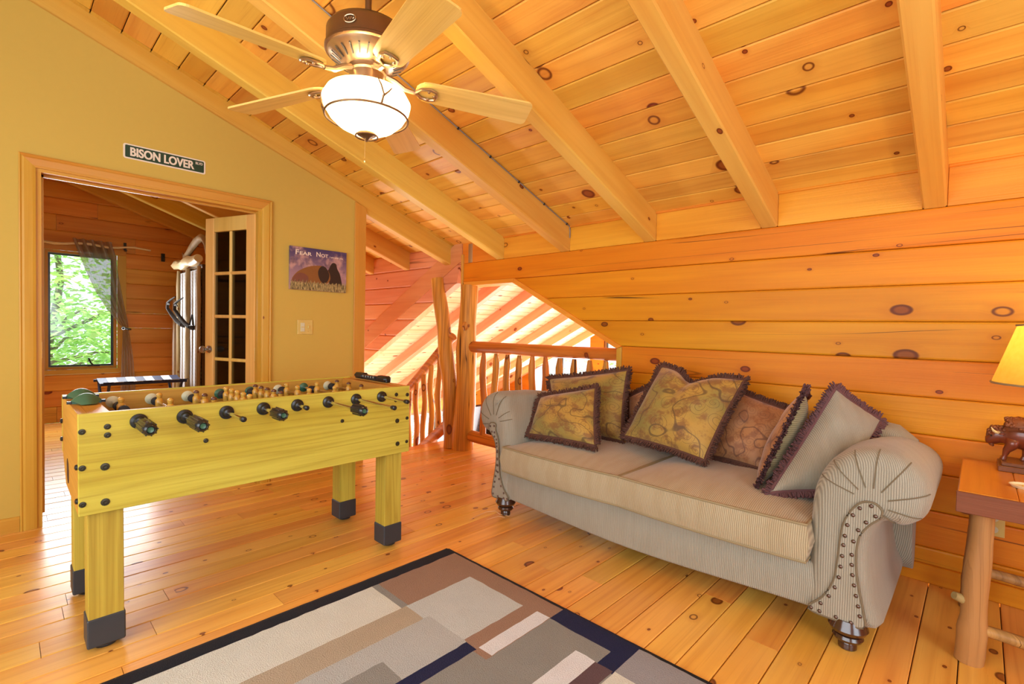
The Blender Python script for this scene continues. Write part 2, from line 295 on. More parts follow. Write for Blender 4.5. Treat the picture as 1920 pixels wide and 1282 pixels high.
# ------------------------------------------------------------------ mesh helpers
ORG = {}
class MB:
    def __init__(s): s.v = []; s.f = []; s.mi = []; s.cur = 0
    def add(s, vs, fs, mat=None):
        o = len(s.v)
        for p in vs:
            p = Vector(p); s.v.append(mat @ p if mat is not None else p)
        for f in fs: s.f.append(tuple(i+o for i in f)); s.mi.append(s.cur)
        return s
    def box(s, x0, x1, y0, y1, z0, z1, mat=None):
        vs = [(x0, y0, z0), (x1, y0, z0), (x1, y1, z0), (x0, y1, z0), (x0, y0, z1), (x1, y0, z1), (x1, y1, z1), (x0, y1, z1)]
        return s.add(vs, [(0, 3, 2, 1), (4, 5, 6, 7), (0, 1, 5, 4), (1, 2, 6, 5), (2, 3, 7, 6), (3, 0, 4, 7)], mat)
    def cbox(s, x0, x1, y0, y1, z0, z1, c=.004, mat=None):
        # chamfered box
        bm = bmesh.new(); bmesh.ops.create_cube(bm, size=1)
        for v in bm.verts: v.co = Vector(((x0+x1)/2+v.co.x*(x1-x0), (y0+y1)/2+v.co.y*(y1-y0), (z0+z1)/2+v.co.z*(z1-z0)))
        bmesh.ops.bevel(bm, geom=bm.edges[:], offset=c, segments=1, affect='EDGES')
        bm.verts.index_update()
        s.add([v.co.copy() for v in bm.verts], [[v.index for v in f.verts] for f in bm.faces], mat); bm.free(); return s
    def prism(s, poly, axis, a, b, mat=None):
        # poly: 2-D points in the two other axes (in order), extruded from a to b on axis
        def mk(p, t):
            q = [p[0], p[1]]; q.insert(axis, t); return q
        n = len(poly); vs = [mk(p, a) for p in poly] + [mk(p, b) for p in poly]
        fs = [tuple(range(n))[::-1], tuple(range(n, 2*n))] + [(i, (i+1) % n, n+(i+1) % n, n+i) for i in range(n)]
        return s.add(vs, fs, mat)
    def tube(s, pts, rad, n=10, cap=True, jitter=0, mat=None, flat=1.0):
        pts = [Vector(p) for p in pts]; k = len(pts)
        if not hasattr(rad, '__len__'): rad = [rad]*k
        vs = []; fs = []; t0 = (pts[1]-pts[0]).normalized()
        ref = Vector((0, 0, 1)) if abs(t0.z) < .9 else Vector((1, 0, 0))
        a = t0.cross(ref).normalized()
        for i, p in enumerate(pts):
            t = (pts[min(i+1, k-1)]-pts[max(i-1, 0)])
            t = t.normalized() if t.length > 1e-9 else t0
            a = (a - t*a.dot(t)); a = a.normalized() if a.length > 1e-9 else t.orthogonal().normalized()
            b = t.cross(a)
            for j in range(n):
                q = 2*PI*j/n; rr = rad[i]*(1+random.uniform(-jitter, jitter))
                vs.append(p + a*math.cos(q)*rr + b*math.sin(q)*rr*flat)
        for i in range(k-1):
            for j in range(n): fs.append((i*n+j, i*n+(j+1) % n, (i+1)*n+(j+1) % n, (i+1)*n+j))
        if cap: fs += [tuple(range(n))[::-1], tuple(range((k-1)*n, k*n))]
        return s.add(vs, fs, mat)
    def ring(s, pts, rad, n=8, mat=None):
        # closed tube
        pts = [Vector(p) for p in pts]; k = len(pts); vs = []; fs = []
        for i, p in enumerate(pts):
            t = (pts[(i+1) % k]-pts[i-1]).normalized(); ref = Vector((0, 0, 1)) if abs(t.z) < .9 else Vector((1, 0, 0))
            a = t.cross(ref).normalized(); b = t.cross(a)
            for j in range(n):
                q = 2*PI*j/n; vs.append(p + a*math.cos(q)*rad + b*math.sin(q)*rad)
        for i in range(k):
            for j in range(n): fs.append((i*n+j, i*n+(j+1) % n, ((i+1) % k)*n+(j+1) % n, ((i+1) % k)*n+j))
        return s.add(vs, fs, mat)
    def lathe(s, prof, c, axis=2, n=24, cap=True, mat=None):
        # prof: (r, t) list along axis
        vs = []; fs = []; k = len(prof)
        for r, t in prof:
            for j in range(n):
                q = 2*PI*j/n; d = [math.cos(q)*r, math.sin(q)*r]; d.insert(axis, t)
                vs.append((c[0]+d[0], c[1]+d[1], c[2]+d[2]))
        for i in range(k-1):
            for j in range(n): fs.append((i*n+j, i*n+(j+1) % n, (i+1)*n+(j+1) % n, (i+1)*n+j))
        if cap: fs += [tuple(range(n))[::-1], tuple(range((k-1)*n, k*n))]
        return s.add(vs, fs, mat)
    def ball(s, c, r, nu=14, nv=9, mat=None, bumpy=0, seed=0):
        r = r if hasattr(r, '__len__') else (r, r, r); vs = []; fs = []
        for i in range(nv+1):
            th = PI*i/nv
            for j in range(nu):
                ph = 2*PI*j/nu; d = Vector((math.sin(th)*math.cos(ph), math.sin(th)*math.sin(ph), math.cos(th)))
                k = 1 + (bumpy*mnoise.noise(d*4+Vector((seed, 0, 0))) if bumpy else 0)
                vs.append((c[0]+d.x*r[0]*k, c[1]+d.y*r[1]*k, c[2]+d.z*r[2]*k))
        for i in range(nv):
            for j in range(nu): fs.append((i*nu+j, (i+1)*nu+j, (i+1)*nu+(j+1) % nu, i*nu+(j+1) % nu))
        return s.add(vs, fs, mat)
    def build(s, name, mat, parent=None, smooth=False, bevel=0, seg=1, sub=0, rot=None):
        me = bpy.data.meshes.new(name); o_ = Vector((0, 0, 0))
        if parent is not None: o_ = ORG[parent.name]
        me.from_pydata([tuple(v-o_) for v in s.v], [], s.f)
        mats = mat if isinstance(mat, list) else [mat]
        for m in mats: me.materials.append(m)
        if len(mats) > 1:
            for p, i in zip(me.polygons, s.mi): p.material_index = i
        bm = bmesh.new(); bm.from_mesh(me); bmesh.ops.recalc_face_normals(bm, faces=bm.faces[:]); bm.to_mesh(me); bm.free()
        if smooth:
            for p in me.polygons: p.use_smooth = True
            if smooth != 'all': me.set_sharp_from_angle(angle=math.radians(42))
        ob = bpy.data.objects.new(name, me); COL.objects.link(ob)
        if parent is not None: ob.parent = parent
        ORG[ob.name] = o_
        if bevel:
            md = ob.modifiers.new('edge', 'BEVEL'); md.width = bevel; md.segments = seg; md.limit_method = 'ANGLE'
        if sub:
            md = ob.modifiers.new('smooth', 'SUBSURF'); md.levels = sub; md.render_levels = sub
        return ob
def B(*a, **k): return MB().box(*a, **k)

def thing(name, label, cat, loc=(0, 0, 0), group=None):
    o = bpy.data.objects.new(name, None); COL.objects.link(o); o.location = loc; o.empty_display_size = .1
    o['label'] = label; o['category'] = cat
    if group: o['group'] = group
    ORG[o.name] = Vector(loc); return o
def tag(o, label, cat, group=None, kind=None):
    o['label'] = label; o['category'] = cat
    if group: o['group'] = group
    if kind: o['kind'] = kind
    return o
def struct(o, label=None):
    o['kind'] = 'structure'
    if label: o['label'] = label
    return o
def sroot(name, loc=(0, 0, 0)):
    o = bpy.data.objects.new(name, None); COL.objects.link(o); o.location = loc; o['kind'] = 'structure'; ORG[o.name] = Vector(loc); return o
def text(name, body, loc, size, mat, parent, rot, sx=1.0, ext=.001, off=0.0, align='LEFT', fit=None):
    c = bpy.data.curves.new(name, 'FONT'); c.body = body; c.size = size; c.extrude = ext; c.offset = off; c.align_x = align
    c.materials.append(mat); o = bpy.data.objects.new(name+'_tmp', c); COL.objects.link(o)
    dg = bpy.context.evaluated_depsgraph_get(); me = bpy.data.meshes.new_from_object(o.evaluated_get(dg))
    bpy.data.objects.remove(o)
    if fit:
        x0_ = min(v.co.x for v in me.vertices); x1_ = max(v.co.x for v in me.vertices); y0_ = min(v.co.y for v in me.vertices); y1_ = max(v.co.y for v in me.vertices)
        for v in me.vertices: v.co.x = (v.co.x-x0_)/(x1_-x0_)*fit[0]; v.co.y = (v.co.y-y0_)/(y1_-y0_)*fit[1]
    R = Matrix.Translation(Vector(loc)-ORG[parent.name]) @ Euler(rot).to_matrix().to_4x4() @ Matrix.Diagonal((sx, 1, 1, 1))
    me.transform(R); ob = bpy.data.objects.new(name, me); COL.objects.link(ob); ob.parent = parent; ORG[ob.name] = ORG[parent.name]
    return ob

# ================================================================== ROOM SHELL
D, WX, SL, ZB, ZC = 3.029, -3.728, .3572, 1.762, 1.950
ANG = math.atan(SL)
def zceil(y): return ZC + (D-y)*SL
def zraft(y): return ZB + (D-y)*SL

# ---- floor: sub floor slab and every plank
fl = B(-3.9, 2.3, -1.7, D+.005, -.2, -.024); fl.box(-7.45, -3.9, -1.7, 2.12, -.2, -.024); fl.box(-3.9, -1.75, D+.005, 3.33, -.2, -.024)
floor = struct(fl.build('floor', M['dark']))
PW = .1185; x = -.137 + PW*19; k = 0
rng = random.Random(3)
while x > -7.5:
    x0, x1 = x-PW+.0016, x-.0016
    top = D+.30 if (-3.9 < (x0+x1)/2 < -1.8) else D
    if x1 < -3.9: top = 2.1
    y = -1.7; cuts = []
    yy = y + rng.uniform(.3, 2.3)
    while yy < top-.5: cuts.append(yy); yy += rng.uniform(1.3, 2.6)
    e = [y]+cuts+[top]
    for a, b in zip(e[:-1], e[1:]):
        if x1 > .8 and b < 0: continue
        dz = rng.uniform(-.0008, .0008)
        xa = max(x0, -7.4); 
        if x1-xa < .02: continue
        prof = [(xa, -.024), (x1, -.024), (x1, -.003+dz), (x1-.003, dz), (xa+.003, dz), (xa, -.003+dz)]
        MB().prism([(p[0], p[1]) for p in prof], 1, a+.0009, b-.0009).build('plank', M['floor'], floor)
    x -= PW

# ---- ceiling: backing, every board, rafters
ce = MB().prism([(3.35, zceil(3.35)+.022), (-1.7, zceil(-1.7)+.022), (-1.7, zceil(-1.7)+.2), (3.35, zceil(3.35)+.2)], 0, -7.6, 2.3)
ceiling = struct(ce.build('ceiling', M['dark']))
CW = .1415; y = D+.02; k = 0
while y > -1.65:
    ya, yb = y, y-CW
    joints = sorted([-.133+.716*j-.04 for j in rng.sample([-4, -3, -2, -1, 0, 1], 2)])
    e = [-3.7]+joints+[2.3]
    if yb < -.25: e = [-3.7, 2.3]
    for a, b in zip(e[:-1], e[1:]):
        za, zb = zceil(ya), zceil(yb); g = .0022
        n_ = Vector((0, SL, 1)).normalized(); t_ = Vector((0, -1, SL)).normalized(); L_ = CW/math.cos(ANG)
        P0 = Vector((0, ya, za))
        pts = [P0+t_*g+n_*.02, P0+t_*g+n_*.004, P0+t_*(g+.005), P0+t_*(L_-g-.005), P0+t_*(L_-g)+n_*.004, P0+t_*(L_-g)+n_*.02]
        MB().prism([(p.y, p.z) for p in pts], 0, a+.0008, b-.0008).build('plank', M['ceil_x'], ceiling)
    y -= CW
# ceiling over the bedroom and stair: boards joined
bd = MB(); y = D+.02
while y > -1.65:
    za, zb = zceil(y)+.0, zceil(y-CW)
    bd.add([(-7.5, y-.003, za), (-3.7, y-.003, za), (-3.7, y-CW+.003, zb), (-7.5, y-CW+.003, zb)], [(0, 1, 2, 3)])
    y -= CW
bdo = bd.build('ceiling_board', M['ceil_x'], ceiling); bdo['kind'] = 'stuff'

RX = [2.02, 1.30, .583, -.133, -.849, -1.590, -2.307, -3.023, -3.742, -4.445, -5.173, -5.89, -6.61, -7.3]
RW = .087; rl = 5.2
for i, rx in enumerate(RX):
    # beam built level along its own y, then tilted to the roof pitch; lower end cut plumb at the wall
    m = MB(); c = .007; dpt = (ZC-ZB)*math.cos(ANG)+.01
    y_end = D+.003
    cut = math.tan(ANG)*dpt
    L0 = (D+1.6)/math.cos(ANG)
    pr = [(-RW, 0+c), (-RW+c, 0), (-c, 0), (0, c), (0, dpt), (-RW, dpt)]
    vs = []; 
    for (px_, pz_) in pr: vs.append((px_, pz_*math.tan(ANG), pz_))     # plumb cut end at y=0
    for (px_, pz_) in pr: vs.append((px_, -L0, pz_))
    n = len(pr)
    m.add(vs, [tuple(range(n)), tuple(range(n, 2*n))[::-1]]+[(j, n+j, n+(j+1) % n, (j+1) % n) for j in range(n)])
    o = m.build('rafter', M['rafter'], ceiling)
    o.location = (rx, y_end, ZB); o.rotation_euler = (-ANG, 0, 0)

# ---- frieze boards between the rafters, above the top log
fz = sroot('trim_1')
B(-3.573, 2.3, D+.045, D+.07, ZB-.05, ZC+.04).build('light_stop_board', M['dark'], fz)  # added unseen dark board, blocks light leaking past the rafter ends
for i in range(len(RX)-1):
    a, b = RX[i+1]+.001, RX[i]-RW-.001
    if b < -3.1: continue
    zt = ZC+.02
    MB().cbox(a, b, D+.004, D+.04, ZB+.001, zt-.018, .002).build('frieze_board', M['trim_x'], fz)
    MB().tube([(a, D-.002, ZC-.002), (b, D-.002, ZC-.002)], .009, 8).build('quarter_round', M['trim_x'], fz)
MB().cbox(-3.573, -3.023-RW-.001, D+.004, D+.04, ZB+.001, ZC+.02, .002).build('frieze_board', M['trim_x'], fz)

# ---- log wall behind the sofa, one object per log, cut to the opening
wall_back = sroot('wall_back')
edges = [1.762, 1.584, 1.405, 1.228, 1.049, .870, .692, .515, .338, .160, 0.0]
def xl(z):
    if z >= 1.584: return -3.545
    if z <= 1.046: return -1.829
    return -1.829 + (z-1.046)*(-2.882+1.829)/(1.585-1.046)
for i in range(10):
    z1, z0 = edges[i], edges[i+1]; pr = 0.0 if i else -.004
    f = D+pr+random.uniform(0, .004)
    prof = [(f+.006, z0+.0008), (f+.0015, z0+.004), (f, z0+.010), (f, z1-.010), (f+.0015, z1-.004), (f+.006, z1-.0008), (f+.15, z1-.0008), (f+.15, z0+.0008)]
    vs = []; n = len(prof)
    for yy, zz in prof: vs.append((xl(min(zz, z1-.001) if z1 > 1.6 else zz) if not (i == 0) else -3.545, yy, zz))
    for yy, zz in prof: vs.append((2.3, yy, zz))
    m = MB().add(vs, [tuple(range(n))[::-1], tuple(range(n, 2*n))]+[(j, (j+1) % n, n+(j+1) % n, n+j) for j in range(n)])
    m.build('log', M['log_x'], wall_back)
B(-1.82, 2.3, D+.02, D+.14, 0, 1.7).build('wall_core', M['dark'], wall_back)
# sill log foot strip
MB().cbox(-1.80, 2.3, D-.022, D, 0.0, .086, .004).build('foot_board', M['log_x'], wall_back)

# the rest of the room behind and beside the camera, with its window openings
wb = MB()
wb.box(-3.85, -2.6, -1.82, -1.705, 0, 3.62); wb.box(-2.6, 1.3, -1.82, -1.705, 0, .55); wb.box(-2.6, 1.3, -1.82, -1.705, 2.3, 3.62); wb.box(1.3, 2.3, -1.82, -1.705, 0, 3.62)
struct(wb.build('wall_front', M['tan']))
ws = MB()
ws.prism([(-1.7, 0), (3.05, 0), (3.05, .55), (-1.7, .55)], 0, 2.302, 2.4); ws.prism([(-1.7, .55), (-1.1, .55), (-1.1, zceil(-1.1)+.05), (-1.7, zceil(-1.7)+.05)], 0, 2.302, 2.4)
ws.prism([(-1.1, 2.1), (1.7, 2.1), (1.7, zceil(1.7)+.05), (-1.1, zceil(-1.1)+.05)], 0, 2.302, 2.4); ws.prism([(1.7, .55), (3.05, .55), (3.05, zceil(3.05)+.05), (1.7, zceil(1.7)+.05)], 0, 2.302, 2.4)
struct(ws.build('wall_window_side', M['log_y']))

# trim round the opening (each board its own piece)
tr = sroot('trim_2')
y0, y1 = D-.012, D+.165
MB().prism([(-3.545, 1.585), (-2.882, 1.585), (-2.90, 1.548), (-3.52, 1.548)], 1, y0, y1).build('head_board', M['trim_x'], tr, bevel=.003)
MB().prism([(-2.880, 1.585), (-1.822, 1.047), (-1.863, 1.030), (-2.898, 1.548)], 1, y0, y1).build('raking_board', M['trim_x'], tr, bevel=.003)
MB().prism([(-1.822, 1.045), (-1.822, 0.0), (-1.862, 0.0), (-1.862, 1.028)], 1, y0, y1).build('side_board', M['trim_z'], tr, bevel=.003)
MB().box(-3.572, -3.546, D-.016, D+.165, 1.52, 1.845).build('end_board', M['trim_z'], tr, bevel=.003)
MB().box(-3.49, -3.432, D+.001, D+.045, ZB+.002, ZC-.01).build('post_stub', M['twig'], tr, bevel=.003)

# ---- tan partition wall with the doorway
WT = .115; x0, x1 = WX-WT, WX
def ztop(y): return 2.177+(2.004-y)*.3572-.004
wl = MB()
wl.prism([(-1.7, 0), (.13, 0), (.13, ztop(.13)), (-1.7, ztop(-1.7))], 0, x0, x1)
wl.prism([(.13, 1.975), (1.293, 1.975), (1.293, ztop(1.293)), (.13, ztop(.13))], 0, x0, x1)
wl.prism([(1.293, 0), (2.03, 0), (2.03, ztop(2.03)), (1.293, ztop(1.293))], 0, x0, x1)
struct(wl.build('wall_left', M['tan']))
# end trim of the partition
struct(MB().prism([(2.004, 0), (2.104, 0), (2.104, 2.128), (2.004, 2.166)], 0, WX-WT-.006, WX+.014).build('trim_3', M['trim_z'], bevel=.003))
# baseboards
struct(MB().prism([(WX, 0), (WX+.014, 0), (WX+.014, .07), (WX+.008, .08), (WX, .082)], 1, -1.7, .068).build('baseboard_left', M['trim_y']))
struct(MB().prism([(WX, 0), (WX+.014, 0), (WX+.014, .07), (WX+.008, .08), (WX, .082)], 1, 1.36, 2.003).build('baseboard_right', M['trim_y']))

# ---- doorway: casing and jamb
dr = sroot('door_1')
def casing(path_a, path_b, name, mat):
    pass
cw = .066
prof = [(0, 0), (0, .012), (.012, .016), (.045, .02), (.054, .016), (.060, .020), (cw, .018), (cw, 0)]   # from inner edge outward: (across, proud)
iy0, iy1, iz = .135, 1.290, 1.968
def bar(name, mat, p0, p1, out, m0, m1):
    # casing bar from p0 to p1 (y,z) inner edge points, 'out' = outward direction (y,z); m0/m1 = mitre slopes
    d = Vector((p1[0]-p0[0], p1[1]-p0[1])).normalized(); vs = []
    for (p, mt) in ((p0, m0), (p1, m1)):
        for a, t in prof:
            q = Vector(p)+Vector(out)*a+d*(a*mt); vs.append((WX+t, q.x, q.y))
    n = len(prof)
    MB().add(vs, [tuple(range(n)), tuple(range(n, 2*n))[::-1]]+[(j, n+j, n+(j+1) % n, (j+1) % n) for j in range(n)]).build(name, mat, dr)
bar('casing', M['trim_z'], (iy0, 0), (iy0, iz), (-1, 0), 0, 1)
bar('casing', M['trim_z'], (iy1, 0), (iy1, iz), (1, 0), 0, 1)
bar('casing', M['trim_y'], (iy0, iz), (iy1, iz), (0, 1), -1, 1)
B(WX-WT-.004, WX+.001, iy0, iy0+.022, 0, 1.95).build('jamb', M['trim_z'], dr)
B(WX-WT-.004, WX+.001, iy1-.022, iy1, 0, 1.95).build('jamb', M['trim_z'], dr)
B(WX-WT-.004, WX+.001, iy0, iy1, 1.95, iz+.002).build('jamb_head', M['trim_y'], dr)
B(WX-.075, WX-.06, iy0+.022, iy0+.034, 0.06, 1.95).build('door_stop', M['trim_z'], dr)
B(WX-.075, WX-.06, iy0+.022, iy1-.022, 1.938, 1.95).build('door_stop', M['trim_y'], dr)
for zz in (1.70, .98, .27):
    h_ = MB().cbox(WX-.052, WX-.012, iy0+.022, iy0+.0235, zz-.045, zz+.045, .0006)
    hp = h_.build('hinge_plate', M['trim_x'] if zz > 1.5 else M['brass'], dr)
    for q in (-.03, 0, .03):
        MB().lathe([(.004, 0), (.003, .0015)], (WX-.032+(.008 if q == 0 else -.004), iy0+.0235, zz+q), 1, 8).build('screw', M['dark'], hp)

# ---- french door leaf, opened into the bedroom
HX, HY = WX-.045, 1.262
leaf = thing('french_door', 'ten-pane pine french door leaf standing open in the doorway', 'door', (HX, HY, 0))
lw, lh, th = .535, 1.925, .036
def LB(x0, x1, z0, z1, t=th, c=.003): return MB().cbox(HX+x0, HX+x1, HY-t, HY, z0+.012, z1+.012, c)
st, tr_, br_ = .092, .105, .235
LB(0, st, 0, lh).build('stile', M['doorwood'], leaf); LB(lw-st, lw, 0, lh).build('stile', M['doorwood'], leaf)
LB(st, lw-st, lh-tr_, lh).build('rail', M['doorwood'], leaf); LB(st, lw-st, 0, br_).build('rail', M['doorwood'], leaf)
gx0, gx1, gz0, gz1 = st, lw-st, br_, lh-tr_
mw = .024; pw = (gx1-gx0-mw)/2; ph = (gz1-gz0-4*mw)/5
MB().cbox(HX+gx0+pw, HX+gx0+pw+mw, HY-th+.004, HY-.004, gz0+.012, gz1+.012, .006).build('muntin', M['doorwood'], leaf)
for r in range(5):
    zb = gz0+r*(ph+mw)
    if r < 4: MB().cbox(HX+gx0, HX+gx1, HY-th+.005, HY-.005, zb+ph+.012, zb+ph+mw+.012, .006).build('muntin', M['doorwood'], leaf)
    for c_ in range(2):
        xa = gx0+c_*(pw+mw)
        B(HX+xa-.002, HX+xa+pw+.002, HY-th/2-.002, HY-th/2+.002, zb+.010, zb+ph+.014).build('pane', M['doorglass'], leaf)
for s_ in (1, -1):
    kb = MB().lathe([(.028, 0), (.028, .006), (.011, .010), (.010, .032), (.020, .040), (.027, .052), (.025, .064), (.012, .070)], (0, 0, 0), 1, 18)
    mt = Matrix.Translation((HX+lw-.055, HY-(th if s_ > 0 else 0), .95)) @ Matrix.Diagonal((1, -s_, 1, 1))
    m2 = MB(); m2.add(kb.v, kb.f, mt); m2.build('door_knob', M['steel'], leaf, smooth=True)
for zz in (1.66, .93, .22):
    hb = MB().cbox(HX-.030, HX+.002, HY-th-.0015, HY-th+.001, zz-.048, zz+.048, .0005).cbox(HX-.002, HX+.0015, HY-th+.002, HY-.002, zz-.048, zz+.048, .0005)
    hb.tube([(HX-.004, HY-th-.004, zz-.05), (HX-.004, HY-th-.004, zz+.05)], .008, 8); hb.cbox(HX-.002, HX+.03, HY-th-.0015, HY-th+.001, zz-.048, zz+.048, .0005)
    hb.build('hinge', M['brass'], leaf)
# turn: closed leaf would run toward -y; the free end sits at (-4.23,1.08)
leaf.rotation_euler = (0, 0, math.radians(180+20.0))

# ================================================================== BEDROOM BEYOND
BX = -7.40
wf = sroot('wall_far')
wy0, wy1, wz0, wz1 = .335, .955, .59, 1.92
zc_ = 0.0; j = 0
while zc_ < 3.4:
    a, b = zc_, zc_+.178
    segs = [(-1.7, wy0-.03), (wy1+.03, 2.15)] if (b > wz0-.02 and a < wz1+.02) else [(-1.7, .78+.35*((j*7) % 3-1)), (.78+.35*((j*7) % 3-1), 2.15)]
    for s0, s1 in segs:
        MB().prism([(BX-.12, a+.001), (BX-.006, a+.001), (BX, a+.012), (BX, b-.012), (BX-.006, b-.001), (BX-.12, b-.001)], 1, s0+.001, s1-.001).build('log', M['log_y'], wf) if False else \
        MB().add([(px, yy, pz) for yy in (s0+.001, s1-.001) for (px, pz) in [(BX-.12, a+.001), (BX-.006, a+.001), (BX, a+.012), (BX, b-.012), (BX-.006, b-.001), (BX-.12, b-.001)]],
                 [tuple(range(6)), tuple(range(6, 12))[::-1]]+[(i, 6+i, 6+(i+1) % 6, (i+1) % 6) for i in range(6)]).build('log', M['log_y'], wf)
    zc_ += .178; j += 1
wr = sroot('wall_right'); zc_ = 0
while zc_ < 2.4:
    MB().prism([(2.02, zc_+.001), (2.01, zc_+.012), (2.01, zc_+.166), (2.02, zc_+.177), (2.1, zc_+.177), (2.1, zc_+.001)], 0, BX, WX-WT).build('log', M['log_x'], wr)
    zc_ += .178
struct(B(BX-.1, WX-WT, -1.75, -1.7, 0, 3.4).build('wall_near', M['log_x']))
# window
win = sroot('window_1')
def ring_frame(mb, x0, x1, ya, yb, za, zb, w):
    mb.box(x0, x1, ya, yb, za, za+w); mb.box(x0, x1, ya, yb, zb-w, zb); mb.box(x0, x1, ya, ya+w, za+w, zb-w); mb.box(x0, x1, yb-w, yb, za+w, zb-w)
for (a, b, c, d, mt) in ((wy0-.075, wy0-.002, wz0-.0, wz1, 'trim_z'), (wy1+.002, wy1+.085, wz0, wz1, 'trim_z'), (wy0-.075, wy1+.085, wz1, wz1+.07, 'trim_y'), (wy0-.09, wy1+.1, wz0-.05, wz0, 'trim_y')):
    MB().cbox(BX-.004, BX+.022, a, b, c, d, .003).build('window_casing', M[mt], win)
f1 = MB(); ring_frame(f1, BX-.10, BX-.01, wy0, wy1, wz0, wz1, .028); f1.build('window_frame', M['trim_z'], win)
f2 = MB(); ring_frame(f2, BX-.085, BX-.065, wy0+.03, wy1-.03, wz0+.03, wz1-.03, .018); f2.build('window_screen', M['black'], win)
B(BX-.080, BX-.076, wy0+.04, wy1-.04, wz0+.04, wz1-.04).build('pane', M['glass'], win)
cr = MB().box(BX-.06, BX-.01, .69, .80, wz0+.028, wz0+.05); cr.tube([(BX-.03, .74, wz0+.045), (BX-.02, .72, wz0+.07), (BX-.015, .70, wz0+.125)], .009, 8)
cr.build('crank_handle', M['black'], win)
# curtain and branch rod
rod = thing('curtain_rod', 'peeled crooked branch curtain rod above the bedroom window', 'curtain rod', (BX+.07, .7, 2.0))
pts = []
for i in range(16):
    t = i/15; pts.append((BX+.07+.008*math.sin(i*1.7), .10+1.17*t, 1.985+.035*t+.012*math.sin(i*1.1)))
MB().tube(pts, [.016-.004*i/15 for i in range(16)], 8, jitter=.15).build('branch', M['bone'], rod, smooth=True)
for yy in (.22, 1.03):
    MB().box(BX, BX+.08, yy-.01, yy+.01, 1.975, 1.99).box(BX, BX+.006, yy-.014, yy+.014, 1.95, 2.08).build('rod_bracket', M['black'], rod)
cur = MB(); nu, nv = 56, 40
def lerp(a, b, t): return a+(b-a)*t
def interp(tab, z):
    for (z0_, v0), (z1_, v1) in zip(tab[:-1], tab[1:]):
        if z0_ >= z >= z1_: 
            t = (z0_-z)/(z0_-z1_); t = t*t*(3-2*t) if False else t
            return lerp(v0, v1, t)
    return tab[-1][1]
Ltab = [(2.06, .555), (1.92, .60), (1.72, .665), (1.5, .745), (1.3, .845), (1.15, .94), (1.07, 1.0), (.95, .995), (.7, .985), (.2, .975)]
Rtab = [(2.06, .90), (1.92, .935), (1.7, .96), (1.5, .99), (1.3, 1.02), (1.15, 1.05), (1.07, 1.055), (.95, 1.07), (.7, 1.10), (.2, 1.13)]
vs = []
for i in range(nv+1):
    z = 2.06-1.86*i/nv
    l, r_ = interp(Ltab, z), interp(Rtab, z); wdt = r_-l
    for j in range(nu+1):
        t = j/nu; amp = min(.042, wdt*.11)+.003
        zz = z + (.02 if False else 0)
        vs.append((BX+.075+amp*math.sin(t*2*PI*4.5+.4)+.05*min(.2, wdt)*math.sin(t*31+z*3), l+wdt*t, zz-(.0)))
fs = [(i*(nu+1)+j, i*(nu+1)+j+1, (i+1)*(nu+1)+j+1, (i+1)*(nu+1)+j) for i in range(nv) for j in range(nu)]
cm, cnt, cb = new_mat('sheer_grey_curtain'); hh = N(cnt)
tc_ = hh.n('ShaderNodeTexCoord'); fz_ = hh.noise(tc_.outputs['Object'], 300, 2)
hh.l(hh.mix(fz_, (.30, .27, .22), (.42, .38, .32)), cb.inputs['Base Color']); cb.inputs['Roughness'].default_value = .9
trl = hh.n('ShaderNodeBsdfTranslucent'); trl.inputs[0].default_value = (.62, .60, .56, 1); mxs = hh.n('ShaderNodeMixShader'); mxs.inputs[0].default_value = .5
tpt = hh.n('ShaderNodeBsdfTransparent'); mx2 = hh.n('ShaderNodeMixShader'); mx2.inputs[0].default_value = .30
hh.l(cb.outputs[0], mxs.inputs[1]); hh.l(trl.outputs[0], mxs.inputs[2]); hh.l(mxs.outputs[0], mx2.inputs[1]); hh.l(tpt.outputs[0], mx2.inputs[2]); hh.l(mx2.outputs[0], cnt.nodes['Material Output'].inputs[0])
cur.add(vs, fs); curt = cur.build('curtain', cm, smooth='all')
tag(curt, 'sheer grey grommet curtain swept aside and tied at the bedroom window', 'curtain')
tb = MB().tube([(BX+.02, 1.075, 1.06), (BX+.06, 1.075, 1.05), (BX+.13, 1.05, 1.055), (BX+.135, 1.01, 1.065)], .009, 8); tb.ball((BX+.135, .995, 1.065), .018, 8, 6)
tag(tb.build('tieback_hook', M['black'], smooth=True), 'black tieback hook holding the grey curtain', 'hook')
tag(MB().cbox(BX, BX+.012, 1.385, 1.425, 1.90, 2.0, .003).cbox(BX+.01, BX+.05, 1.398, 1.412, 1.95, 1.965, .002).build('wall_bracket', M['black']), 'small black metal bracket on the bedroom log wall', 'bracket')

# armoire against the right wall of the bedroom, front facing -y
arm = thing('armoire', 'rustic twig armoire with pale bark frame and antler crest', 'armoire', (-6.42, 1.72, 0))
ax0, ax1, ay0, ay1, az1 = -6.86, -5.98, 1.46, 1.99, 1.77
B(ax0, ax1, ay0+.02, ay1, .08, az1).build('carcass', M['darkwood'], arm)
m_, nt_, b_ = new_mat('carved_pale_panel'); h_ = N(nt_); tcx = h_.n('ShaderNodeTexCoord'); spx = h_.n('ShaderNodeSeparateXYZ'); h_.l(tcx.outputs['Object'], spx.inputs[0])
dg_ = h_.math('ADD', h_.math('MULTIPLY', spx.outputs[0], 150.0), h_.math('MULTIPLY', spx.outputs[2], 150.0)); sn_ = h_.math('MULTIPLY_ADD', h_.math('SINE', dg_), .5, .5)
h_.l(h_.mix(sn_, (.45, .46, .47), (.85, .86, .86)), b_.inputs['Base Color']); b_.inputs['Roughness'].default_value = .5; h_.bump(sn_, .5, .01, b_); M['carved'] = m_
dx = (ax1-ax0)
